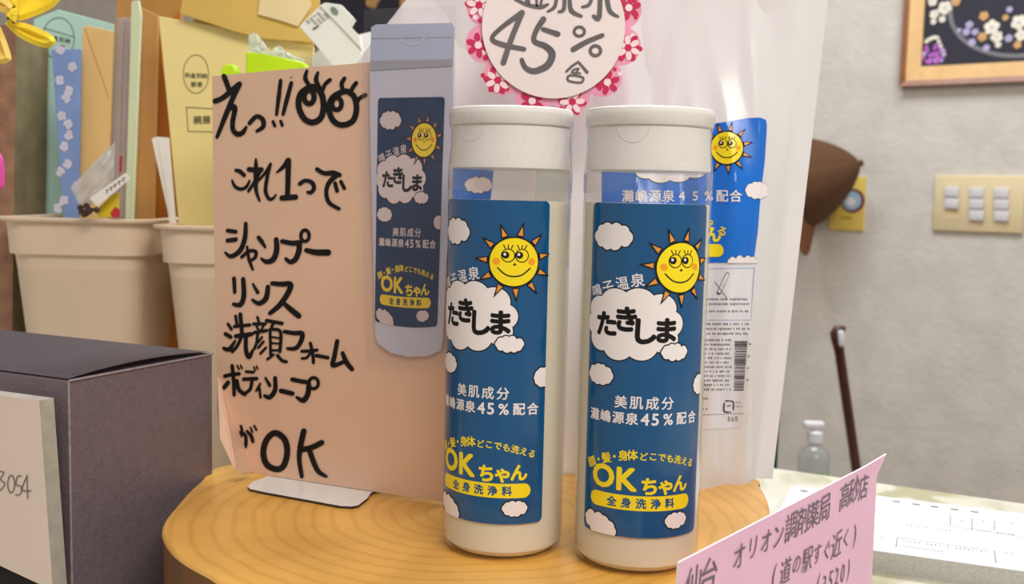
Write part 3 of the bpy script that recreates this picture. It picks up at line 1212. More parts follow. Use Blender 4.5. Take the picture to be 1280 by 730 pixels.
# second pouch, turned, behind the sign and the first bottle
P2 = Pouch(.578, zt, Z1, (-.1035, -.0955), (.0065, .0185), .030, yaw=-.30, cx=-.04, slant=.06, seed=8.4)
tp2 = P2.build('refill_pouch', 'white refill pouch half hidden between the handwritten sign and the left-turned bottle')
D = Decal(.00006)
D.poly([(x * 55, y * 275) for x, y in [(-.82, .22), (.60, .22), (.63, .40), (.65, .66), (.58, .68), (-.6, .64), (-.82, .62)]], 0, 0)
D.cloud(28.5, 153.5, 14, 9, 3, WH, BK, 21, ol=.2)
D.cloud(-8, 140, 28, 16, 3, WH, BK, 22, ol=.2)
D.row('源泉45%配合', 1, 118, 7, 7.6, 3, WH, .02)
obj('printed_panel', D.done(lambda x, y, z: P2.front(x / 55, y / 275, .0004 + z), 2.2, 4, (-.82 * 55, .22 * 275, .65 * 55, .68 * 275)), [M_BLUE2, WHITEP, INK, YELLOWP, ORANGEP, CHEEKP], tp2, normals=False)

# ================================================================== PRICE BURST (pink flowered tag)
M_PINK = mat('pink_floral_paper', (238, 158, 190), .4, .1, 120)
M_CRIM = mat('crimson_print', (205, 30, 85), .4, .1)
M_PWHITE = mat('pale_pink_print', (250, 225, 232), .4, .03)
M_TAG = mat('off_white_tag_paper', (238, 226, 226), .45, .03, 30, .15, 120)
YT = .505
TN = Vector((0, -1, 0))


def tag_pt(x, y, off=0.0):
    return on_plane(x, y, Vector((0, YT - off, 0)), TN)


tc0 = tag_pt(692, 33)
t = thing('scalloped_price_tag', 'round white tag with pink floral scalloped edge reading 45%, above the bottle caps', 'tag', tag_pt(692, 150))
bm = BM()
petal = []
for k in range(12):
    a = 2 * PI * k / 12 + .28
    petal.append((692 + 88 * math.cos(a), 33 + 88 * math.sin(a), a))
pts = []
N = 240
for i in range(N):
    a = 2 * PI * i / N
    best = 0
    for px, py, pa in petal:
        # farthest point of each petal disc along direction a
        cx_, cy_ = px - 692, py - 33
        bq = cx_ * math.cos(a) + cy_ * math.sin(a)
        dsc = bq * bq - (cx_ * cx_ + cy_ * cy_ - 24.5 ** 2)
        if dsc > 0:
            best = max(best, bq + math.sqrt(dsc))
    best = max(best, 91)
    pts.append((692 + best * math.cos(a), 33 + best * math.sin(a)))
prism(bm, [tag_pt(x, y) for x, y in pts], Vector((0, .0006, 0)))
obj('scalloped_border', bm, M_PINK, t)
D = Decal(.00008)
rr = random.Random(11)


def flower(x, y, r, mp_, mc, n=6, a0=0.0, L=1):
    for k in range(n):
        a = a0 + 2 * PI * k / n
        D.disc(x + r * .62 * math.cos(a), y + r * .62 * math.sin(a), r * .4, L, mp_, ry=r * .24, n=12, rot=a)
    D.disc(x, y, r * .3, L + 1, mc, n=12)


for i, (px, py, a) in enumerate(petal):
    ox, oy = 692 + 97 * math.cos(a), 33 + 97 * math.sin(a)
    flower(ox, oy, 15.5, 0 if i % 2 else 1, 1 if i % 2 else 0, 6, rr.random(), 2)
    if i % 2 == 0:
        flower(ox, oy, 18, 0, 0, 6, 0.1, 1)
    for q in range(5):
        aa = a + rr.uniform(-.22, .22)
        rd = rr.uniform(90, 108)
        D.disc(692 + rd * math.cos(aa), 33 + rd * math.sin(aa), rr.uniform(2, 4), 1 + q * .1, rr.choice([0, 0, 1]), n=10)
obj('flower_print', D.done(lambda x, y, z: tag_pt(x, y, .0002 + z), None, None), [M_CRIM, M_PWHITE], t, normals=False)
bm = BM()
disc = [(692 + 89.5 * math.cos(2 * PI * k / 72), 33 + 90 * math.sin(2 * PI * k / 72)) for k in range(72)]
prism(bm, [tag_pt(x, y, .0016) for x, y in disc], Vector((0, .0006, 0)))
obj('tag_face', bm, M_TAG, t)
D = Decal(.0001)
S(580, 0, 5.214, [
    ([(378, 82), (250, 175), (182, 250), (250, 290), (392, 320)], [34, 26, 26, 32, 26]), ([(378, 85), (310, 250), (257, 408)], [34, 32, 34]),
    ([(518, 125), (470, 200), (458, 268), (530, 300), (575, 350), (545, 425), (460, 463), (400, 440), (377, 390)], [36, 30, 30, 36, 42, 42, 36, 30, 26]), ([(515, 190), (612, 222)], [26, 32]),
    (ring(752, 205, 34, 30), 17), ([(712, 322), (800, 272), (902, 230)], [32, 30, 26]), (ring(857, 330, 34, 32), 19),
    ([(742, 405), (705, 430), (668, 465)], 14), ([(745, 402), (803, 470)], [14, 18]), ([(708, 458), (748, 446), (722, 485)], 11), ([(700, 470), (740, 478)], 9),
    ([(690, 490), (680, 525), (760, 538), (775, 505), (690, 490)], 13), ([(735, 470), (760, 480)], 9),
    ([(335, -5), (420, 33), (500, 45), (548, 28)], [18, 22, 26, 14]), ([(415, -60), (425, 30)], 15), ([(470, -60), (475, 35)], 15), ([(400, -60), (505, -58), (500, 30)], 16), ([(400, -60), (410, 20)], 16),
    ([(545, 75), (590, 45), (605, -20)], [12, 22, 20]), ([(655, -70), (652, 55), (618, 76)], [22, 24, 16]), ([(688, -15), (700, 70), (765, 105)], [22, 28, 18]),
    ([(770, 45), (815, 30), (840, -30)], [14, 22, 18]), ([(888, -120), (882, 108), (845, 105)], [26, 30, 22]), ([(930, -30), (950, 70), (1005, 108)], [28, 28, 14]),
    ([(620, -170), (700, -168), (695, -90), (620, -90), (620, -170)], 16), ([(335, -140), (360, -120)], 20), ([(325, -80), (350, -60)], 20)])
obj('marker_writing', D.done(lambda x, y, z: tag_pt(x, y, .0018 + z)), GREYINK, t, normals=False)
# strip of tape that fixes the tag to the pouch
bm = BM()
prism(bm, [tag_pt(662, -70, -.001), tag_pt(722, -70, -.001), tag_pt(722, -22, -.001), tag_pt(662, -22, -.001)], Vector((0, .026, 0)), bevel=.001)
obj('mounting_pad', bm, M_TAG, t)

# ================================================================== DARK BOX
M_BOXTOP = mat('dark_box_paper', (112, 100, 108), .5, .10, 300, .3, 900)
M_BLACK = mat('dark_inside', (18, 15, 15), .8)
A = at_z(85.5, 471, .135)
Bq = at_z(266, 438, .135)
dAB = Vector((Bq.x - A.x, Bq.y - A.y, 0))
dL = Vector((-dAB.y, dAB.x, 0)).normalized() * .16
print('box', A, Bq, dAB.length)
base = [Vector((p.x, p.y, 0)) for p in (A, A + dAB, A + dAB + dL, A + dL)]
t = thing('cardboard_box', 'dark charcoal cardboard box with a loose lid flap left of the log slab', 'box', (sum(p.x for p in base) / 4, sum(p.y for p in base) / 4, 0))
bm = BM()
prism(bm, base, Vector((0, 0, .1335)), bevel=.0012)
obj('box_body', bm, M_BOXTOP, t)
bm = BM()
# lid flap: lies flat at the corners and springs up a little along the right edge
NG = 12
g = []
for i in range(NG + 1):
    row = []
    for j in range(NG + 1):
        s_, q_ = i / NG, j / NG
        lift = .0003 + .0026 * math.exp(-q_ * 4) * math.sin(PI * min(1, s_ * 1.0)) ** .8
        p = A + dAB * s_ + dL * q_
        row.append(bm.verts.new((p.x, p.y, .1338 + lift)))
    g.append(row)
for i in range(NG):
    for j in range(NG):
        bm.faces.new((g[i][j], g[i + 1][j], g[i + 1][j + 1], g[i][j + 1]))
bmesh.ops.solidify(bm, geom=bm.faces[:], thickness=-.0007)
obj('lid_flap', bm, M_BOXTOP, t, 40)

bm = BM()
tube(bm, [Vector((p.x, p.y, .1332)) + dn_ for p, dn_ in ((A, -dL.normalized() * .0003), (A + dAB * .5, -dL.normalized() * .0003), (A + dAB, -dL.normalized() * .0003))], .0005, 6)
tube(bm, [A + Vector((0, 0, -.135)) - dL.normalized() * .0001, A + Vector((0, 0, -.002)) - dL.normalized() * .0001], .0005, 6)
obj('worn_edge_highlight', bm, mat('worn_highlight_grey', (150, 140, 146), .6, .2, 300), t)  # pale line for the worn edges, their highlight put into its colour

# ================================================================== WHITE CARD PAD leaning on the box
M_PAPER = mat('white_card_paper', (226, 208, 194), .5, .02, 20)
M_EDGE = mat('paper_stack_edges', (172, 168, 158), .6, .12, 160)
M_PENCIL = mat('pencil_grey', (120, 105, 100), .6)
fn_ = dL.normalized()                 # along the box front, to the left
outw = -dAB.normalized()              # out of the box front
pA = A + outw * .015


def pad_pt(x, y, off=0.0):
    return on_plane(x, y, pA + outw * off, outw)


bm = BM()
tl, tr, br, bl = pad_pt(-40, 489), pad_pt(49, 501), pad_pt(66, 738), pad_pt(-28, 694)
zb = .036
for p in (br, bl):
    pass
cor = [tl, tr, Vector((br.x, br.y, br.z)), Vector((bl.x, bl.y, bl.z))]
prism(bm, cor, -outw * .0075, mi=0, mi_side=1)
t = thing('number_card_pad', 'off-white card block with a pencilled number leaning on the dark box', 'card', (sum(p.x for p in cor) / 4, sum(p.y for p in cor) / 4, 0))
obj('card_block', bm, [M_PAPER, M_EDGE], t)
D = Decal(.0001)
S(0, 548, 4, [([(-4, 165), (18, 172), (2, 205), (24, 228), (-4, 265)], 5), (ring(55, 228, 17, 44), 5), ([(105, 188), (86, 192), (80, 232), (104, 240), (102, 278), (78, 282)], 5), ([(135, 185), (110, 256), (154, 263)], 5), ([(134, 188), (138, 300)], 5)])
obj('pencil_number', D.done(lambda x, y, z: pad_pt(x, y, .0002 + z)), M_PENCIL, t, normals=False)
bm = BM()
lo = min(p.z for p in cor) + .002
s0, s1 = tl - outw * .002, tr - outw * .002
prism(bm, [Vector((s0.x, s0.y, 0)), Vector((s1.x, s1.y, 0)), Vector((s1.x, s1.y, lo)), Vector((s0.x, s0.y, lo + .01))], -outw * .008, bevel=.0005)
obj('stand_foot', bm, M_BLACK, t)

# ================================================================== STORAGE BINS
M_BIN = mat('cream_bin_plastic', (226, 204, 180), .4, .02, 20)


def rr_loop(x0, x1, y0, y1, r, n=8):
    pts = []
    for cx, cy, a in ((x1 - r, y0 + r, -90), (x1 - r, y1 - r, 0), (x0 + r, y1 - r, 90), (x0 + r, y0 + r, 180)):
        for k in range(n + 1):
            q_ = math.radians(a + 90 * k / n)
            pts.append((cx + r * math.cos(q_), cy + r * math.sin(q_)))
    return pts


def make_bin(label, x0, x1, y0, y1, zr, r=.024):
    t = thing('storage_bin', label, 'bin', ((x0 + x1) / 2, (y0 + y1) / 2, 0), 'cream bins of envelopes')
    lev = []

    def L(dz, ins):
        lev.append([(px, py, dz) for px, py in rr_loop(x0 + ins, x1 - ins, y0 + ins, y1 - ins, max(.004, r - ins * .4))])
    band = .027
    tp_ = .016
    L(.002, tp_ + .004)
    L(0, tp_ + .006)
    lev = []
    L(0.0, tp_ + .007)
    L(.003, tp_ + .004)
    L(zr - band - .003, .006)
    L(zr - band - .0004, .005)
    L(zr - band, .0025)
    L(zr - .004, .0012)
    L(zr - .0025, -.003)
    L(zr - .0008, -.0035)
    L(zr, -.0025)
    L(zr, .003)
    L(zr - .001, .004)
    L(zr - band, .0055)
    L(.006, tp_ + .007)
    bm = BM()
    R_ = [[bm.verts.new(p) for p in l] for l in lev]
    n_ = len(R_[0])
    for a, b_ in zip(R_, R_[1:]):
        for k in range(n_):
            bm.faces.new((a[k], a[(k + 1) % n_], b_[(k + 1) % n_], b_[k]))
    bm.faces.new(R_[0][::-1])
    bm.faces.new(R_[-1])
    obj('bin_shell', bm, M_BIN, t, 35)
    return t


LY = .755
RY = .735
zL = at_y(100, 273, LY).z
zR = at_y(230, 282, RY).z
xL0, xL1 = at_y(0, 273, LY).x - .006, at_y(177, 276, LY).x
xR0, xR1 = at_y(186, 281, RY).x, at_y(186, 281, RY).x + .125
print('bins', zL, zR, xL0, xL1, xR0, xR1)
make_bin('cream plastic bin at the far left holding coloured envelopes', xL0, xL1, LY, LY + .21, zL)
make_bin('cream plastic bin beside the handwritten sign, nearer than the other bin', xR0, xR1, RY, RY + .21, zR)


# ------------------------------------------------------------------ envelopes and papers
def env(name, label, cat, px, Y, th, m, zbot=None, dyaw=0.0, group='papers standing in the cream bins', deco=None, mats=None, zb=.07, side=None):
    """a flat packet standing in a bin: outline from its corners at its own distance; the last two points carry on down inside the bin"""
    n = Vector((math.sin(dyaw), -math.cos(dyaw), 0))
    p0 = Vector((at_y(px[0][0], px[0][1], Y).x, Y, 0))
    P = [on_plane(x, y, p0, n) for x, y in px]
    # carry the two lowest corners down to zb
    def down(i, j):
        a, b2 = P[i], P[j]
        k = (zb - b2.z) / (b2.z - a.z)
        return b2 + (b2 - a) * k
    lo1 = down(-3, -2)
    lo2 = down(0, -1)
    # keep the foot inside the bin
    P2 = P[:-2] + [lo1, lo2]
    bm = BM()
    prism(bm, P2, -n * th, bevel=0 if side else min(.0006, th * .3), mi_side=1 if side else None)
    if not deco:
        o = obj(name, bm, [m, side] if side else m)
        tag(o, label, cat, group)
        return o
    c = Vector((sum(p.x for p in P2) / len(P2), sum(p.y for p in P2) / len(P2), zb))
    t = thing(name, label, cat, c, group)
    obj('envelope_body', bm, m, t)
    D = Decal(.0001)
    deco(D)
    obj('printed_marks', D.done(lambda x, y, z: on_plane(x, y, p0 + n * (.0003 + z), n)), mats, t, normals=False)
    return t


M_TEAL = mat('mint_envelope_paper', (188, 232, 222), .6, .04, 25)
M_KRAFT = mat('tan_envelope_paper', (232, 194, 128), .6, .05, 25)
M_KRAFT2 = mat('light_brown_envelope_paper', (196, 146, 84), .6, .06, 25)
M_OCHRE = mat('orange_brown_envelope_paper', (188, 116, 36), .6, .06, 25)
M_YELL = mat('straw_envelope_paper', (242, 224, 154), .6, .04, 18)
M_PLUM = mat('brown_fibre_cover', (150, 112, 90), .8, .3, 60, .4, 200)
M_OLIVE = mat('olive_cover_edge', (120, 110, 80), .8, .2, 60)
M_BFL = mat('blue_floral_paper', (124, 152, 206), .6, .08, 40)
M_BFLW = mat('pale_blossom_print', (206, 204, 226), .6, .08, 60)
M_LGREEN = mat('pale_green_paper', (214, 226, 190), .6, .03)
M_GREYC = mat('grey_magazine_cover', (172, 158, 156), .3, .08, 30)
M_STAMP = mat('grey_stamp_ink', (96, 90, 72), .6)
M_WPAP = mat('white_paper', (240, 236, 230), .5, .02)
M_REDP = mat('red_print', (190, 50, 50), .5)
SYL = [M_STAMP]

env('document_cover', 'mottled brown fibre-covered file at the far left edge in the bin', 'file', [(-14, 30), (20, 33), (17, 270), (-14, 268)], .80, .055, M_PLUM, side=M_OLIVE)


def d_teal(D):
    D.stroke(ring(73, 48, 20, 26), .9, 1, 0)
    D.stroke([(55, 35), (92, 46)], .8, 1, 0)
    for i, ch in enumerate('料金別納'):
        D.text(ch, 62 + i * 7.5, 46 + i * 1.6, 7, 1, 0, .2, .02, 1, -1)
    D.text('郵', 78, 59, 6, 1, 0, .2, .02, 1, -1)


env('envelope', 'mint green envelope with a round postage stamp mark behind the yellow flower', 'envelope', [(42, 24), (72, 12), (142, 30), (136, 272), (34, 270)], .865, .004, M_TEAL, deco=d_teal, mats=SYL)


def d_blue(D):
    rr = random.Random(4)
    for k in range(14):
        x, y = rr.uniform(69, 96), 66 + k * 15 + rr.uniform(-5, 5)
        for q_ in range(5):
            a = rr.random() + q_ * 2 * PI / 5
            D.disc(x + 3.2 * math.cos(a), y + 3.6 * math.sin(a), 3.0, 1 + .05 * k, 0, n=10)


env('envelope', 'narrow blue envelope printed with pale blossoms', 'envelope', [(64, 62), (101, 61), (98, 272), (79, 272)], .80, .003, M_BFL, deco=d_blue, mats=[M_BFLW])


def d_tan(D):
    D.stroke([(106, 36), (118, 70), (136, 122)], .9, 1, 0)


env('envelope', 'tan envelope with a pointed flap next to the blue blossom one', 'envelope', [(103, 33), (110, 32), (141, 39), (134, 272), (97, 272)], .812, .004, M_KRAFT, deco=d_tan, mats=[M_KRAFT2])
env('envelope', 'brown envelope rising out of frame between tan envelope and grey booklets', 'envelope', [(146, -12), (168, -12), (158, 272), (131, 272)], .872, .004, M_KRAFT2)
def d_mag(D):
    D.poly([(148, 196), (153, 195), (152, 215), (147, 216)], 1, 0)
env('booklet', 'grey glossy booklet standing on edge, wider of two', 'booklet', [(146, 22), (154, 22), (146, 272), (134, 272)], .82, .012, M_GREYC)
env('booklet', 'grey glossy booklet with a small red mark low on its spine', 'booklet', [(153, 22), (162, 22), (156, 272), (146.5, 272)], .823, .012, M_GREYC, deco=d_mag, mats=[M_REDP])
env('paper_folder', 'pale green paper folder edge between grey booklets and brown envelopes', 'folder', [(164, 2), (173, 0), (176, 18), (166, 272), (156, 272)], .818, .004, M_LGREEN)
env('envelope', 'light brown envelope right beside the pale green folder', 'envelope', [(176, 9), (197, 19), (192, 272), (163, 272)], .834, .008, M_KRAFT2, dyaw=.1)
env('envelope', 'orange-brown envelope in shade left of the straw yellow envelope', 'envelope', [(196, 45), (225, 12), (232, 274), (172, 274)], .85, .004, M_OCHRE)
env('envelope', 'brown envelope standing out of frame behind the straw yellow one', 'envelope', [(176, -14), (228, -14), (222, 274), (180, 274)], .885, .004, mat('dark_tan_envelope_paper', (186, 140, 66), .6, .06))


def d_yel(D):
    D.stroke(ring(245, 92.5, 16, 24), .8, 1, 0)
    for i, ch in enumerate('料金別納'):
        D.text(ch, 234.5 + i * 7, 94 + i * .2, 7, 1, 0, 0, .02, 1, -1)
    for i, ch in enumerate('郵便'):
        D.text(ch, 242 + i * 7.5, 105.5, 7, 1, 0, 0, .02, 1, -1)
    D.stroke([(233, 134), (268, 136)], .9, 1, 0)
    D.stroke([(233, 134), (235, 164)], .9, 1, 0)
    D.stroke([(235, 164), (269, 165)], .9, 1, 0)
    for i, ch in enumerate('親展'):
        D.text(ch, 247 + i * 11, 150, 11, 1, 0, 0, .02, 1, -1)


env('envelope', 'big straw yellow envelope with round and square stamp marks left of the sign', 'envelope', [(198, 20), (300, 38), (392, 58), (380, 280), (223, 278)], .80, .005, M_YELL, deco=d_yel, mats=SYL)
env('paper_sheet', 'curled white paper slip in front of the orange-brown envelope', 'paper', [(189, 173), (196, 171), (211, 172), (219, 278), (213, 278)], .782, .002, M_WPAP, zb=.12)

# big folded envelope lying across the top
t = thing('folded_envelope', 'large tan envelope with a folded-down flap sticking up above the sign', 'envelope', at_y(310, 60, .86), 'papers standing in the cream bins')
M_GOLD = mat('golden_tan_paper', (218, 184, 96), .55, .05, 20)
n_ = Vector((0, -1, 0))
bm = BM()
prism(bm, [at_y(x, y, .792) for x, y in [(225, 17), (232, -30), (400, -30), (398, 28), (406, 56), (392, 53), (330, 48), (290, 38)]], Vector((0, .003, 0)), bevel=.0005)
a, b_ = at_y(232, -30, .792), at_y(400, -30, .792)
prism(bm, [a, b_, b_ + Vector((0, .027, 0)), a + Vector((0, .027, 0))], Vector((0, 0, .003)))
a, b_ = at_y(240, -28, .816), at_y(395, -28, .816)
prism(bm, [a, b_, Vector((b_.x - .01, .816, .08)), Vector((a.x + .01, .816, .08))], Vector((0, .003, 0)))
obj('envelope_body', bm, M_GOLD, t)
bm = BM()
prism(bm, [at_y(x, y, .7895) for x, y in [(322, 18), (328, -28), (384, -28), (389, 8), (378, 24), (372, 33), (352, 26)]], Vector((0, .002, 0)), bevel=.0004)
obj('folded_flap', bm, mat('pale_tan_paper', (236, 216, 168), .55, .04, 20), t)

# clear bag with a paper tag hanging over the bin rim
M_BAG = clear('crinkled_clear_bag', (236, 236, 240), .8, .1)
bm = BM()
bag = [(88, 232), (96, 226), (144, 177), (143, 224), (136, 238), (110, 262), (103, 262), (98, 254)]
NG = 10
top = [(88, 234), (144, 177)]
g = []
for i in range(NG + 1):
    row = []
    for j in range(NG + 1):
        s_, q_ = i / NG, j / NG
        x = (88 + 56 * s_) * (1 - q_) + (104 + 38 * s_) * q_
        y = (234 - 57 * s_) * (1 - q_) + (266 - 38 * s_) * q_
        zz = noise.noise(Vector((s_ * 5, q_ * 5, 2))) * .004
        row.append(bm.verts.new(at_y(x, y, .747 + zz - .004 * math.sin(PI * s_) * math.sin(PI * q_))))
    g.append(row)
for i in range(NG):
    for j in range(NG):
        bm.faces.new((g[i][j], g[i + 1][j], g[i + 1][j + 1], g[i][j + 1]))
bmesh.ops.solidify(bm, geom=bm.faces[:], thickness=.0003)
t = thing('plastic_bag', 'clear crinkled plastic bag with a white tag hanging over the left bin rim', 'bag', at_y(112, 272, .747))
obj('bag_film', bm, M_BAG, t, 40)
bm = BM()
prism(bm, [at_y(x, y, .742) for x, y in [(112, 248), (157, 216), (163, 223), (122, 258)]], Vector((0, .0006, 0)))
tg = obj('paper_tag', bm, M_WPAP, t)
D = Decal(.0001)
rr = random.Random(3)
for k in range(5):
    x, y = 133 + k * 5, 239.5 - k * 3.6
    D.stroke([(x, y - 3), (x + rr.uniform(0, 3), y + 2.5)], .9, 1, 0)
    D.stroke([(x + 1, y - 1), (x + 4, y - 3.4)], .8, 1, 0)
obj('tag_scribble', D.done(lambda x, y, z: at_y(x, y, .7418 - z)), INK, tg, normals=False)
bm = BM()
rr = random.Random(8)
for k in range(16):
    p = at_y(100 + rr.uniform(0, 22), 256 + rr.uniform(0, 13), .743 + rr.uniform(0, .006))
    bmesh.ops.create_icosphere(bm, subdivisions=1, radius=rr.uniform(.0012, .0026), matrix=Matrix.Translation(p))
obj('dark_contents', bm, mat('dark_bag_contents', (66, 46, 40), .6, .5, 300), t)
bm = BM()
prism(bm, [at_y(x, y, .751) for x, y in [(121, 262), (140, 243), (149, 240), (148, 262), (140, 272), (122, 271)]], Vector((0, .002, 0)), bevel=.0005)
obj('yellow_packet', bm, mat('yellow_packet_film', (226, 200, 40), .3, .1), t)
bm = BM()
prism(bm, [at_y(x, y, .7505) for x, y in [(138, 266), (144, 258), (150, 263), (150, 272), (140, 272)]], Vector((0, .0004, 0)))
obj('red_mark', bm, M_REDP, t)

# lime wrapper, white crumple, medicine box and sheets above the sign
M_LIME = mat('lime_wrapper', (198, 240, 10), .35, .05, 30)
M_CRUMP = mat('crumpled_clear_wrap', (232, 234, 226), .25, .06, 40, .3, 90, trans=.3)
bm = BM()
prism(bm, [at_y(x, y, .70) for x, y in [(307, 64), (330, 67), (381, 78), (384, 100), (306, 110)]], Vector((0, .014, 0)), bevel=.0015)
prism(bm, [at_y(x, y, .705) for x, y in [(276, 90), (277, 83), (283, 80), (292, 80), (296, 88), (297, 112), (276, 114)]], Vector((0, .012, 0)), bevel=.0015)
# its lower body behind the sign, standing on the counter
prism(bm, [at_y(280, 104, .703), at_y(382, 96, .703), Vector((at_y(382, 96, .703).x, .703, 0)), Vector((at_y(335, 96, .703).x, .703, 0)), at_y(335, 200, .703)], Vector((0, .012, 0)), bevel=.001)
t = thing('lime_packet', 'lime green packet with a crumpled clear wrapper peeking over the handwritten sign', 'packet', (at_y(330, 100, .703).x, .709, 0))
obj('packet_body', bm, M_LIME, t)
bm = BM()
g = []
NU, NV = 22, 10
for i in range(NU + 1):
    row = []
    for j in range(NV + 1):
        s_, q_ = i / NU, j / NV
        topy = 47 + 22 * s_ - 9 * math.exp(-((s_ - .12) / .12) ** 2) + 8 * math.exp(-((s_ - .38) / .07) ** 2) - 5 * math.exp(-((s_ - .55) / .1) ** 2) + 6 * s_
        x = 311 + 70 * s_
        y = topy + (84 - topy) * q_
        row.append(bm.verts.new(at_y(x, y, .722 + noise.noise(Vector((s_ * 9, q_ * 5, 7))) * .006)))
    g.append(row)
for i in range(NU):
    for j in range(NV):
        bm.faces.new((g[i][j], g[i + 1][j], g[i + 1][j + 1], g[i][j + 1]))
bmesh.ops.solidify(bm, geom=bm.faces[:], thickness=.0004)
obj('clear_wrapper', bm, M_CRUMP, t, 60)

M_WBOX = mat('white_box_card', (236, 237, 236), .35, .02)
M_SEAL = mat('grey_green_print', (120, 140, 130), .5)
t = thing('paper_carton', 'tilted white carton with small grey print sticking up behind the sign', 'carton', (at_y(420, 80, .76).x, .765, 0))
bm = BM()
Yc = .76
prism(bm, [at_y(x, y, Yc) for x, y in [(374, 33), (400, 7), (418, 24), (452, 62), (452, 110), (440, 110), (392, 53)]], Vector((0, .004, 0)), bevel=.0004)
prism(bm, [at_y(x, y, Yc - .002) for x, y in [(399, 7), (406, 3), (427, 6), (443, 23), (436, 32), (449, 44), (452, 62), (417, 24)]], Vector((0, .010, 0)), bevel=.0006)
a, b_ = at_y(442, 104, Yc), at_y(452, 104, Yc)
prism(bm, [a, b_, Vector((b_.x, Yc, 0)), Vector((a.x, Yc, 0))], Vector((0, .004, 0)))
obj('carton_body', bm, M_WBOX, t)
D = Decal(.0001)
rr = random.Random(2)
for k in range(6):
    ax, ay = 383 + k * 4.4, 27 - k * 3.2
    for q_ in range(5):
        x, y = ax + q_ * 2.0 + k * .1, ay + q_ * 2.2
        if rr.random() > .2:
            D.stroke([(x, y), (x + 2.4, y - 1.6)], 1.1, 1, 0)
for k in range(3):
    D.stroke([(392 + k * 2, 37 - k * 1.5), (394 + k * 2, 35.5 - k * 1.5)], 1.5, 1, 0)
obj('fine_print', D.done(lambda x, y, z: at_y(x, y, Yc - .0005 - z)), M_STAMP, t, normals=False)
D = Decal(.0001)
D.disc(418, 13.5, 6, 1, 0, ry=3.6, rot=.8)
obj('seal_mark', D.done(lambda x, y, z: at_y(x, y, Yc - .003)), M_SEAL, t, normals=False)
bm = BM()
prism(bm, [at_y(x, y, .80) for x, y in [(372, 82), (394, 66), (412, 52), (470, 38), (520, 36), (520, 110), (372, 110)]], Vector((0, .003, 0)), bevel=.0004)
a, b_ = at_y(380, 108, .80), at_y(515, 108, .80)
prism(bm, [a, b_, Vector((b_.x, .80, 0)), Vector((a.x, .80, 0))], Vector((0, .003, 0)))
tag(obj('paper_sheet', bm, mat('bright_white_paper', (246, 247, 248), .5, .02)), 'white paper standing behind the tilted carton and the taped bottle picture', 'paper')

# ================================================================== YELLOW AND PINK CRAFT FLOWERS
M_YFOAM = mat('yellow_foam', (250, 222, 56), .6, .05, 30)
M_YPALE = mat('pale_yellow_foam', (246, 214, 110), .6, .05, 30)
M_HOTPINK = mat('hot_pink_foam', (245, 90, 190), .5, .05, 30)
M_STEM = mat('green_stem', (70, 120, 50), .6)


def petal_mesh(bm, px, Y, th=.003, cup=.006, tilt=(0, 0)):
    pl = smooth_line(px, 5, closed=True)
    cx_ = sum(p.x for p in pl) / len(pl)
    cy_ = sum(p.y for p in pl) / len(pl)
    rings = []
    for k in range(1, 6):
        s_ = k / 5
        rings.append([bm.verts.new(at_y(cx_ + (p.x - cx_) * s_, cy_ + (p.y - cy_) * s_, Y + cup * (1 - s_ * s_) + tilt[0] * (p.x - cx_) * s_ + tilt[1] * (p.y - cy_) * s_)) for p in pl])
    cv_ = bm.verts.new(at_y(cx_, cy_, Y + cup))
    n_ = len(pl)
    for k in range(n_):
        bm.faces.new((cv_, rings[0][k], rings[0][(k + 1) % n_]))
    for a, b_ in zip(rings, rings[1:]):
        for k in range(n_):
            bm.faces.new((a[k], a[(k + 1) % n_], b_[(k + 1) % n_], b_[k]))
    bmesh.ops.recalc_face_normals(bm, faces=bm.faces)
    bmesh.ops.solidify(bm, geom=bm.faces[:], thickness=th)


YF = .58
t = thing('craft_flower', 'yellow foam craft flower at the top left corner in front of the envelopes', 'flower', (at_y(-6, 20, YF).x, YF + .004, 0))
for px_, m_, dy, tl_ in (([(20, 24), (24, -8), (48, -22), (74, -6), (68, 8), (44, 20)], M_YFOAM, .0, (0.00005, 0)),
                         ([(7, 28), (28, 28), (50, 36), (66, 45), (69, 54), (58, 60), (38, 54), (18, 42)], M_YFOAM, -.006, (-.00008, 0)),
                         ([(-4, 34), (2, 36), (14, 70), (10, 78), (0, 80), (-12, 76), (-12, 50)], M_YPALE, -.003, (0, 0)),
                         ([(-16, 2), (0, -4), (14, 4), (18, 14), (6, 16), (-14, 10)], M_YPALE, -.004, (0, 0)),
                         ([(-2, -22), (10, -26), (22, -10), (20, 8), (10, 4)], M_YFOAM, .006, (0, 0))):
    bm = BM()
    petal_mesh(bm, px_, YF + dy, tilt=tl_)
    obj('petal', bm, m_, t, 50)
bm = BM()
petal_mesh(bm, [(8, 22), (16, 8), (22, 12), (20, 27), (14, 29)], YF - .010, .005)
obj('flower_centre', bm, M_YFOAM, t, 50)
bm = BM()
p0 = at_y(-8, 24, YF + .008)
tube(bm, [p0, Vector((p0.x - .003, p0.y, p0.z * .8)), Vector((p0.x - .004, p0.y + .001, .1372))], .0016)
obj('stem', bm, M_STEM, t, 50)
t = thing('craft_flower', 'hot pink foam craft flower barely showing at the left edge by the bin', 'flower', (at_y(-14, 230, .66).x, .665, 0))
for px_, m_ in (([(-30, 200), (-6, 190), (4, 198), (6, 222), (2, 236), (-20, 234)], M_HOTPINK), ([(-26, 232), (-4, 226), (4, 226), (1, 232), (-6, 262), (-24, 262)], mat('deep_pink_foam', (190, 40, 110), .5))):
    bm = BM()
    petal_mesh(bm, px_, .66)
    obj('petal', bm, m_, t, 50)
bm = BM()
p0 = at_y(-16, 230, .666)
tube(bm, [p0, Vector((p0.x - .003, p0.y, p0.z * .5)), Vector((p0.x, p0.y, 0))], .0016)
obj('stem', bm, M_STEM, t, 50)

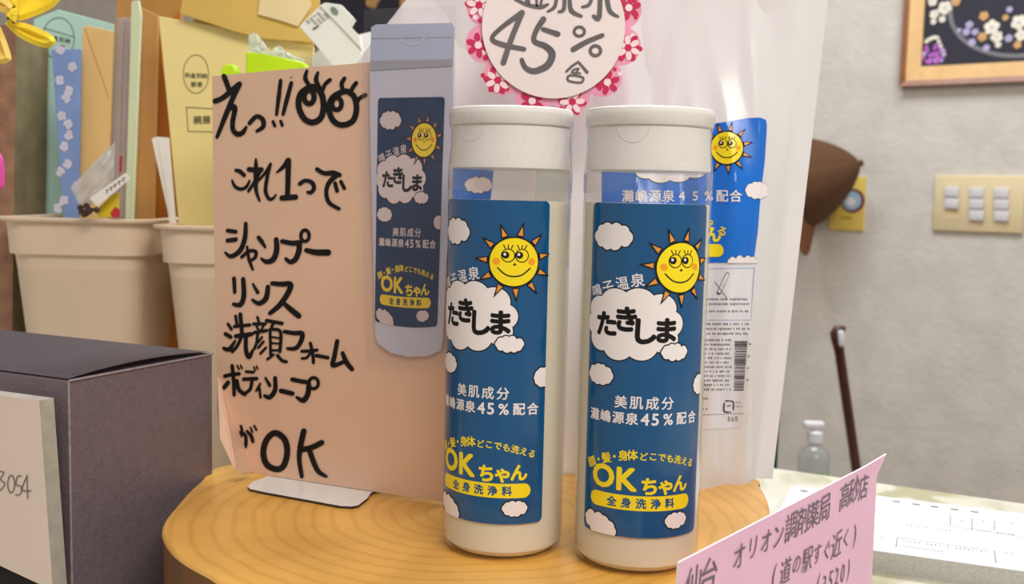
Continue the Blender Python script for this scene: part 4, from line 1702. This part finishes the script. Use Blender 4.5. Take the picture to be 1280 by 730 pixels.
# ================================================================== PINK CARD
M_PCARD = mat('pink_card', (226, 178, 208), .4, .03, 30)
M_PEDGE = mat('white_card_core', (246, 236, 242), .5, .02)
zP = .101
PL = at_z(849, 703.5, zP)
PR = at_z(1097, 575.5, zP)
PD = Vector((PR.x - PL.x, PR.y - PL.y, 0)).normalized()
PN = Vector((PD.y, -PD.x, 0))
if PN.dot(CAM - PL) < 0:
    PN = -PN
LEN = (PR - PL).length
print('pink', PL, PR, LEN, PN)
t = thing('pink_card', 'pink card with grey handwriting standing at the front right beside the log slab', 'card', ((PL.x + PR.x) / 2, (PL.y + PR.y) / 2, 0))
bm = BM()
NG = 14
TT = .0009
F_, K_ = [], []
for i in range(NG + 1):
    s_ = i / NG
    f_, k_ = [], []
    for j in range(NG + 1):
        q_ = j / NG
        x = s_ * LEN * (1 + .012 * (1 - q_))
        p = PL + PD * x
        z = zP * q_
        # the far top corner curls over towards the viewer's right
        cu = max(0, (s_ - .95) / .05) ** 2 * max(0, (q_ - .93) / .07)
        p = p + PD * (.003 * cu) + PN * (.003 * cu)
        z += .003 * cu
        f_.append(bm.verts.new((p.x, p.y, z)))
        k_.append(bm.verts.new((p.x - PN.x * TT, p.y - PN.y * TT, z)))
    F_.append(f_)
    K_.append(k_)
for i in range(NG):
    for j in range(NG):
        bm.faces.new((F_[i][j], F_[i + 1][j], F_[i + 1][j + 1], F_[i][j + 1]))
        bm.faces.new((K_[i][j], K_[i][j + 1], K_[i + 1][j + 1], K_[i + 1][j]))
    bm.faces.new((F_[i][NG], F_[i + 1][NG], K_[i + 1][NG], K_[i][NG])).material_index = 1
    bm.faces.new((F_[i][0], K_[i][0], K_[i + 1][0], F_[i + 1][0])).material_index = 1
for j in range(NG):
    bm.faces.new((F_[0][j], F_[0][j + 1], K_[0][j + 1], K_[0][j])).material_index = 1
    bm.faces.new((F_[NG][j], K_[NG][j], K_[NG][j + 1], F_[NG][j + 1])).material_index = 1
obj('card_front', bm, [M_PCARD, M_PEDGE], t, 50)
bm = BM()
bp0 = PL + PD * .03 - PN * TT
bp1 = PR - PD * .03 - PN * TT
b0, b1 = bp0 - PN * .022, bp1 - PN * .022
prism(bm, [Vector((bp0.x, bp0.y, zP - .035)), Vector((bp1.x, bp1.y, zP - .035)), Vector((b1.x, b1.y, 0)), Vector((b0.x, b0.y, 0))], PN * -.0008)
obj('back_strut', bm, M_PCARD, t)
D = Decal(.0001)


def prow(st, pa, pb, h, sx=1.0):
    """one line of handwriting between two photo points, standing upright on the card"""
    a = on_plane(pa[0], pa[1], PL, PN)
    b_ = on_plane(pb[0], pb[1], PL, PN)
    ua, ub = (a - PL).dot(PD), (b_ - PL).dot(PD)
    n_ = len(st)
    rr = random.Random(len(st))
    for i, ch in enumerate(st):
        if ch == ' ':
            continue
        k = i / (n_ - 1)
        D.text(ch, ua + (ub - ua) * k, a.z + (b_.z - a.z) * k + rr.uniform(-.0006, .0006), h * rr.uniform(.92, 1.06) * (.8 if ch in 'オリンのすぐく' else 1), 1, 0, rr.uniform(-.06, .06), .0, sx, 1, .12)


prow('仙台 オリオン調剤薬局 高砂店', (866, 729), (1079, 607), .0128)
prow('(道の駅すぐ近く)', (967, 722), (1068, 668), .0118)
prow('(3520)', (1022, 734), (1060, 713), .0115, .85)
obj('marker_writing', D.done(lambda x, y, z: Vector((PL.x, PL.y, 0)) + PD * x + Vector((0, 0, y)) + PN * (.0002 + z)), mat('grey_pen_ink', (98, 86, 100), .5), t, normals=False)

# ================================================================== FORM PAD
M_FORM = mat('white_form_paper', (222, 222, 228), .5, .015, 20)
M_PADSIDE = mat('pad_side_edges', (186, 186, 180), .6, .12, 600)
M_FPRINT = mat('form_grey_print', (112, 112, 128), .6)
ZF = .013
fBL = at_z(990, 607, ZF)         # back left corner
fFR = at_z(1100, 689, ZF)        # a point on the front edge
fd = (at_z(1280, 642, ZF) - fBL).normalized()
fe = Vector((fd.y, -fd.x, 0))
dep = (fFR - fBL).dot(fe)
lenf = .215
print('form', fBL, fFR, dep)
base = [fBL, fBL + fd * lenf, fBL + fd * lenf + fe * dep, fBL + fe * dep]
t = thing('form_pad', 'thick white pad of printed forms on the marbled counter at the right', 'pad', (sum(p.x for p in base) / 4, sum(p.y for p in base) / 4, 0))
bm = BM()
prism(bm, base, Vector((0, 0, -ZF)), mi=0, mi_side=1)
obj('paper_block', bm, [M_FORM, M_PADSIDE], t)
D = Decal(.0001)
rr = random.Random(9)


def FP(px, py):
    p = at_z(px, py, ZF) - fBL
    return p.dot(fd), p.dot(fe)


def fl_(a, b_, wd=.0005):
    D.stroke([FP(*a), FP(*b_)], wd, 1, 0, caps=False)


for x, y in ((1120, 627), (1145, 630.5), (1168, 633.5), (1193, 637), (1218, 640)):
    u, v = FP(x, y)
    D.stroke([(u - .0022, v), (u + .0022, v - .0002)], .0016, 2, 1)
    D.stroke([(u - .001, v + .001), (u + .0015, v + .001)], .001, 2, 1)
for a, b_ in (((1188, 643), (1188, 656)), ((1215, 648), (1215, 663)), ((1243, 651), (1243, 663)), ((1170, 655), (1278, 671)), ((1122, 672), (1120, 684)), ((1122, 672), (1235, 688)), ((1243, 688), (1245, 704)), ((1124, 682), (1180, 690))):
    fl_(a, b_, .0006)
for (x0, y0), (x1, y1) in (((1128, 656), (1196, 665)), ((1222, 663), (1270, 669)), ((1128, 676), (1236, 691)), ((1250, 691), (1270, 693)), ((1100, 672), (1106, 673)), ((1262, 654), (1268, 655)), ((1200, 651), (1206, 652)), ((1228, 651), (1234, 652))):
    u0, v0 = FP(x0, y0)
    u1, v1 = FP(x1, y1)
    m_ = max(2, int((u1 - u0) / .0022))
    for k in range(m_):
        q_ = k / m_
        u, v = u0 + (u1 - u0) * q_, v0 + (v1 - v0) * q_
        if rr.random() > .12:
            D.stroke([(u, v), (u + .0011, v + rr.uniform(-.0003, .0003))], rr.uniform(.0009, .0014), 2, 0, caps=False)
lu, lv = FP(1005, 614)
obj('form_printing', D.done(lambda x, y, z: fBL + fd * x + fe * y + Vector((0, 0, .0001 + z))), [M_FPRINT, M_STAMP], t, normals=False)
D = Decal(.0001)
D.disc(lu, lv, .003, 2, 0, ry=.002, n=12)
obj('form_emblem', D.done(lambda x, y, z: fBL + fd * x + fe * y + Vector((0, 0, .0001 + z))), M_FPRINT, t, normals=False)

# ================================================================== ON AND BY THE WALL
def wp(px, py, off=0.0):
    return on_plane(px, py, WP - WN * off, WN)


UPZ = Vector((0, 0, 1))
# pressed-flower picture
M_FRO = mat('brown_frame_wood', (132, 76, 32), .35, .15, 40)
M_FRI = mat('pale_frame_wood', (226, 186, 130), .4, .06, 40)
M_NAVY = mat('dark_navy_mat', (38, 38, 52), .7, .15, 40)
M_GREYO = mat('grey_oval_border', (130, 130, 135), .5)
M_PUR = mat('purple_petals', (176, 96, 190), .7, .25, 200)
M_CREAMF = mat('cream_petals', (228, 222, 206), .7, .1, 100)
M_LILAC = mat('lilac_petals', (178, 168, 206), .7, .1, 100)
M_AMBER = mat('amber_petals', (206, 158, 96), .7, .1, 100)


def framed(label, pBL, wd, ht, bw1, bw2, cat='picture', deco=True):
    """pBL is the lower left corner on the wall"""
    X_, Z_ = WD, UPZ
    t = thing('framed_picture', label, cat, pBL + WD * wd / 2)

    def q_(x, z, off):
        return pBL + X_ * x + Z_ * z - WN * off
    for nm, bw0, bw_, d_, m_ in (('frame', 0, bw1, .02, M_FRO), ('inner_frame', bw1, bw2, .014, M_FRI)):
        bm = BM()
        o_ = [(bw0, bw0), (wd - bw0, bw0), (wd - bw0, ht - bw0), (bw0, ht - bw0)]
        e_ = bw0 + bw_
        i_ = [(e_, e_), (wd - e_, e_), (wd - e_, ht - e_), (e_, ht - e_)]
        for k in range(4):
            k2 = (k + 1) % 4
            prism(bm, [q_(*o_[k], d_), q_(*o_[k2], d_), q_(*i_[k2], d_ * .8), q_(*i_[k], d_ * .8)], WN * (d_ * .8))
        obj(nm, bm, m_, t)
    e_ = bw1 + bw2
    bm = BM()
    prism(bm, [q_(e_, e_, .004), q_(wd - e_, e_, .004), q_(wd - e_, ht - e_, .004), q_(e_, ht - e_, .004)], WN * .003)
    obj('dark_mat', bm, M_NAVY, t)
    return t, q_


fbl = wp(1127, 109)
t, fq = framed('framed pressed-flower picture with brown frame high on the wall at the right', fbl, .42, .34, .011, .028)
def fuv(px, py):
    p = wp(px, py, .004) - fbl
    return p.dot(WD), p.z
D = Decal(.0004)
c0 = fuv(1265, 20)
cen = (fuv(1187, 30)[0] + .135, fuv(1251, 71)[1] + .098)
D.stroke([(cen[0] + .135 * math.cos(2 * PI * k / 24), cen[1] + .098 * math.sin(2 * PI * k / 24)) for k in range(24)], .008, 1, 0, True)
obj('oval_border', D.done(lambda x, y, z: fq(x, y, .0042 + z)), [M_GREYO, M_PUR, M_CREAMF, M_LILAC, M_AMBER], t, normals=False)
rr = random.Random(6)


def blossom(px, py, r, mi, n=5, L=2):
    r *= .72
    D = Decal(.0004)
    u, v = fuv(px, py)
    a0 = rr.random() * 6
    for k in range(n):
        a = a0 + 2 * PI * k / n
        D.disc(u + r * .6 * math.cos(a), v + r * .6 * math.sin(a), r * .5, L + .1 * k, mi, n=10)
    D.disc(u, v, r * .2, L + 1, 3, n=8)
    obj('pressed_flower', D.done(lambda x, y, z: fq(x, y, .0042 + z)), [M_GREYO, M_PUR, M_CREAMF, M_LILAC, M_AMBER], t, normals=False)


for x, y, r, mi in ((1181, 10, .018, 2), (1168, 18, .012, 2), (1166, 2, .012, 2), (1178, 24, .009, 2), (1167, 27, .008, 2), (1195, 2, .012, 4),
                    (1240, 34, .019, 2), (1246, 46, .015, 2), (1230, 20, .012, 4), (1228, 46, .012, 4), (1248, 56, .008, 2), (1274, 28, .019, 2), (1277, 44, .015, 2), (1257, 22, .008, 4), (1272, 56, .01, 4),
                    (1212, 31, .010, 3), (1208, 40, .010, 3), (1219, 40, .009, 3), (1215, 53, .010, 3), (1233, 60, .009, 3), (1199, 38, .006, 3), (1261, 48, .010, 3), (1262, 12, .008, 3), (1290, 20, .015, 2), (1296, 44, .015, 3)):
    blossom(x, y, r, mi)
D = Decal(.0004)
for k in range(40):
    a, q_ = rr.random() * 6.28, rr.random() ** .5
    x, y = 1166 + 15 * q_ * math.cos(a), 67 + 12 * q_ * math.sin(a)
    u, v = fuv(x, y)
    D.disc(u, v, .004, 2 + k * .02, 1 if rr.random() > .15 else 3, n=8)
obj('purple_flower_head', D.done(lambda x, y, z: fq(x, y, .0042 + z)), [M_GREYO, M_PUR, M_CREAMF, M_LILAC, M_AMBER], t, normals=False)
D = Decal(.0004)
for k in range(12):
    u, v = fuv(1158 + k * 2, 52 - 5 * math.sin(k / 11 * PI) + (k > 7) * (k - 7) * 4)
    D.disc(u, v, .004, 2.5, 2, n=8)
obj('white_sprig', D.done(lambda x, y, z: fq(x, y, .0042 + z)), [M_GREYO, M_PUR, M_CREAMF, M_LILAC, M_AMBER], t, normals=False)

# second dark picture seen above the carton
fb2 = wp(352, 62)
t, fq2 = framed('dark framed picture on the wall above the tilted white carton', fb2, .95, .4, .010, .010)
for px, py, r in ((466, -2, .03), (507, 1, .024)):
    p = wp(px, py, .004) - fb2
    u, v = p.dot(WD), p.z
    D = Decal(.0004)
    for k in range(5):
        a = 2 * PI * k / 5
        D.disc(u + r * .5 * math.cos(a), v + r * .5 * math.sin(a), r * .5, 1 + .1 * k, 0, n=10)
    obj('pressed_flower', D.done(lambda x, y, z: fq2(x, y, .0042 + z)), [M_AMBER], t, normals=False)

# light switch plate
M_PLATE = mat('ivory_switch_plate', (216, 200, 160), .4, .03, 30)
M_SW = mat('grey_white_rocker', (205, 204, 206), .35, .04, 30)
sb = wp(1166, 288)
sw, sh = .195, None
sh = wp(1168, 219).z - sb.z
sw = (wp(1279, 291) - sb).dot(WD)
print('plate', sw, sh)
t = thing('light_switch_plate', 'ivory wall plate with eight grey rocker switches at the right', 'switch', sb + WD * sw / 2)
bm = BM()
prism(bm, [sb - WN * .008, sb + WD * sw - WN * .008, sb + WD * sw + UPZ * sh - WN * .008, sb + UPZ * sh - WN * .008], WN * .008, bevel=.003)
obj('cover_plate', bm, M_PLATE, t, 40)
for ci, (cx_, n_) in enumerate(((1190, 2), (1221, 3), (1252, 3))):
    for k in range(n_):
        p = wp(cx_, 240 + k * 14.2 + ci * .6, .008)
        bm = BM()
        hw, hh = .0135, .0105
        q0 = p - WD * hw - UPZ * hh - WN * .005
        prism(bm, [q0, q0 + WD * hw * 2 - WN * .002, q0 + WD * hw * 2 + UPZ * hh * 2, q0 + UPZ * hh * 2], WN * .006, bevel=.0012)
        obj('rocker', bm, M_SW, t, 40)
bm = BM()
p = wp(1189, 268.5, .0085)
hw, hh = .0135, .0095
q0 = p - WD * hw - UPZ * hh
prism(bm, [q0, q0 + WD * hw * 2, q0 + WD * hw * 2 + UPZ * hh * 2, q0 + UPZ * hh * 2], WN * .001)
obj('blank_insert', bm, mat('ivory_blank', (208, 188, 150), .45), t)

# yellow wall plate with a round mark
M_YPL = mat('yellow_plate', (224, 196, 96), .5, .04)
sb = wp(1036, 287)
sh = wp(1040, 221).z - sb.z
sw = (wp(1080, 287) - sb).dot(WD)
t = thing('wall_notice', 'yellow notice plate with a round blue mark half behind the brown cap', 'notice', sb + WD * sw / 2)
bm = BM()
prism(bm, [sb - WN * .004, sb + WD * sw - WN * .004, sb + WD * sw + UPZ * sh - WN * .004, sb + UPZ * sh - WN * .004], WN * .004, bevel=.001)
obj('plate', bm, M_YPL, t)
D = Decal(.0003)
p = wp(1066, 251, .004)
u, v = (p - sb).dot(WD), p.z - sb.z
D.disc(u, v, .026, 1, 0, n=20)
D.disc(u - .002, v, .020, 2, 1, n=20)
D.disc(u - .004, v - .002, .010, 3, 2, n=16)
p = wp(1058, 272, .004)
u, v = (p - sb).dot(WD), p.z - sb.z
D.stroke([(u - .01, v), (u + .01, v)], .006, 1, 3)
obj('round_mark', D.done(lambda x, y, z: sb + WD * x + UPZ * y - WN * (.0042 + z)), [mat('maroon_print', (120, 60, 80), .5), mat('sky_print', (160, 190, 205), .5), WHITEP, mat('ochre_print', (190, 155, 60), .5)], t, normals=False)

# brown cap hanging on the wall, button to the right
M_HAT = mat('brown_cap_cloth', (86, 55, 28), .85, .08, 30, .3, 300)
M_HAT2 = mat('tan_cap_brim', (128, 80, 44), .8, .08, 30)
tip = wp(1076, 204, .085)
hc = wp(1000, 228, .10)
ax = (tip - hc)
axl = ax.length
az = ax.normalized()
ax1 = az.orthogonal().normalized()
ax2 = az.cross(ax1)
t = thing('brown_cap', 'brown cloth cap with a top button hanging on the wall behind the pouch', 'cap', hc - UPZ * .1)
Rh = .098
prof = []
for k in range(19):
    s_ = k / 18
    r_ = Rh * (1 - (1 - s_) ** 1.5) ** .72 if s_ < 1 else Rh
    prof.append((r_ + 1e-5, axl * (1 - s_) ** 1.0))
bm = BM()
seg = 72
rings = []
for r_, h_ in prof:
    row = []
    for k in range(seg):
        a = 2 * PI * k / seg
        rr_ = r_ * (1 - .035 * (1 - abs(math.sin(a * 3))) ** 6)
        row.append(bm.verts.new(hc + ax1 * rr_ * math.cos(a) + ax2 * rr_ * math.sin(a) + az * h_))
    rings.append(row)
for a, b_ in zip(rings, rings[1:]):
    for k in range(seg):
        bm.faces.new((a[k], a[(k + 1) % seg], b_[(k + 1) % seg], b_[k]))
bm.faces.new(rings[0])
bm.faces.new(rings[-1][::-1])
obj('crown', bm, M_HAT, t, 50)
bm = BM()
lathe(bm, [(0, .006), (.005, .005), (.0075, .001), (.006, -.004), (0, -.005)], 20, tip, axis=(ax1, ax2, az))
obj('button', bm, M_HAT, t, 60)
bm = BM()
br0 = hc - az * .002
pts = []
dn = (-UPZ - az * UPZ.dot(-az)).normalized()
sd = az.cross(dn)
for k in range(25):
    a = -1.2 + 2.4 * k / 24
    pts.append((a, br0 + (dn * math.cos(a) + sd * math.sin(a)) * Rh, br0 + (dn * math.cos(a) * 1.55 + sd * math.sin(a) * 1.05) * Rh - az * .03 * math.cos(a)))
for (a0, i0, o0), (a1, i1, o1) in zip(pts, pts[1:]):
    face(bm, [i0, i1, o1, o0])
bmesh.ops.remove_doubles(bm, verts=bm.verts[:], dist=1e-6)
bmesh.ops.solidify(bm, geom=bm.faces[:], thickness=.003)
obj('brim', bm, M_HAT2, t, 50)
bm = BM()
tube(bm, [hc - WN * .0 + UPZ * .03, wp(1000, 215, -.002)], .004)
obj('wall_hook', bm, M_BOOKEND, t, 50)

# walking stick leaning on the wall
M_STICK = mat('dark_red_stick', (74, 34, 30), .35, .15, 60)
M_STRAP = mat('grey_wrist_strap', (205, 205, 212), .6)
YS = 1.75
ktop = at_y(1047, 424, YS)
kmid = at_y(1071, 590, YS + .03)
dv = (kmid - ktop).normalized()
kbot = ktop + dv * ((FLOOR_Z - ktop.z) / dv.z)
t = thing('walking_stick', 'dark red walking stick with hooked handle leaning beyond the counter', 'walking stick', kbot)
bm = BM()
tube(bm, [ktop + dv * .02, ktop + dv * .3, kbot + Vector((0, 0, .02))], .0085, 14)
obj('shaft', bm, M_STICK, t, 50)
bm = BM()
hk = [at_y(x, y, YS) for x, y in ((1049, 437), (1046, 426), (1043.5, 416), (1046, 411.5), (1052, 411), (1056, 411.5))]
tube(bm, hk, [.009, .009, .0085, .0075, .006, .005], 12)
obj('handle', bm, M_STICK, t, 50)
bm = BM()
prism(bm, [at_y(x, y, YS - .012) for x, y in ((1048, 414), (1055, 413), (1057, 430), (1053, 435), (1049, 432))], Vector((0, .012, 0)), bevel=.002)
obj('wrist_strap', bm, M_STRAP, t, 50)
bm = BM()
lathe(bm, [(0, 0), (.013, 0), (.012, .03), (.0085, .035)], 14, kbot)
obj('rubber_tip', bm, M_BLACK, t, 50)

# pump dispenser on a low bench
M_CLR = clear('clear_pump_bottle', (236, 240, 240), .18, .05)
M_PUMP = mat('white_pump', (224, 226, 228), .35, .03)
M_GREEN = mat('green_sticker', (80, 170, 60), .5)
YD = 1.72
dt = at_y(1018, 527, YD)
Rd = .026
YD = YD
zb_ = dt.z - .128
dc = Vector((at_y(1017, 580, YD).x, YD, zb_))
t = thing('soap_pump_bottle', 'small clear pump dispenser beyond the counter edge next to the white pouch', 'dispenser', dc)
bm = BM()
lathe(bm, [(0, 0), (Rd - .003, 0), (Rd, .003), (Rd, .068), (Rd - .004, .08), (.011, .088), (.011, .094)], 32, dc)
bmesh.ops.solidify(bm, geom=bm.faces[:], thickness=.001)
obj('bottle_body', bm, M_CLR, t, 50)
bm = BM()
lathe(bm, [(0, .094), (.013, .094), (.013, .11), (.006, .113), (.0045, .113), (.0045, .117), (.0, .117)], 24, dc)
obj('pump_collar', bm, M_PUMP, t, 40)
bm = BM()
box(bm, dc + Vector((-.003, 0, .1225)), (.034, .016, .012), 0, .004)
obj('pump_head', bm, M_PUMP, t, 40)
bm = BM()
box(bm, dc + Vector((.011, -Rd + .003, .032)), (.018, .004, .024), 0, .001)
obj('sticker', bm, M_GREEN, t, 40)
M_BENCH = mat('bench_board', (150, 140, 125), .5, .1, 12)
bc = dc + WD * .0
t = thing('low_bench', 'low grey bench behind the counter carrying the pump dispenser', 'bench', (bc.x, bc.y, FLOOR_Z))
ang = math.atan2(WD.y, WD.x)
bm = BM()
box(bm, (bc.x, bc.y, zb_ - .012), (.36, .16, .024), ang, .003)
obj('bench_top', bm, M_BENCH, t)
for sx_ in (-1, 1):
    bm = BM()
    p = bc + WD * sx_ * .15
    box(bm, (p.x, p.y, (zb_ - .024 + FLOOR_Z) / 2), (.025, .13, zb_ - .024 - FLOOR_Z), ang, .002)
    obj('leg', bm, M_BENCH, t)

# dark green folder just beyond the counter
g0 = at_y(966, 500, 1.45)
g1 = at_y(976, 500, 1.45)
zf = FLOOR_Z
bm = BM()
prism(bm, [Vector((g0.x, 1.45, zf)), Vector((g1.x, 1.45, zf)), g1, g0], Vector((0, .2, 0)), bevel=.002)
tag(obj('green_board', bm, mat('dark_green_board', (20, 66, 58), .5, .1)), 'dark green upright board showing as a sliver beside the white pouch edge', 'board')

C.objects.unlink(_fo)
bpy.data.objects.remove(_fo)
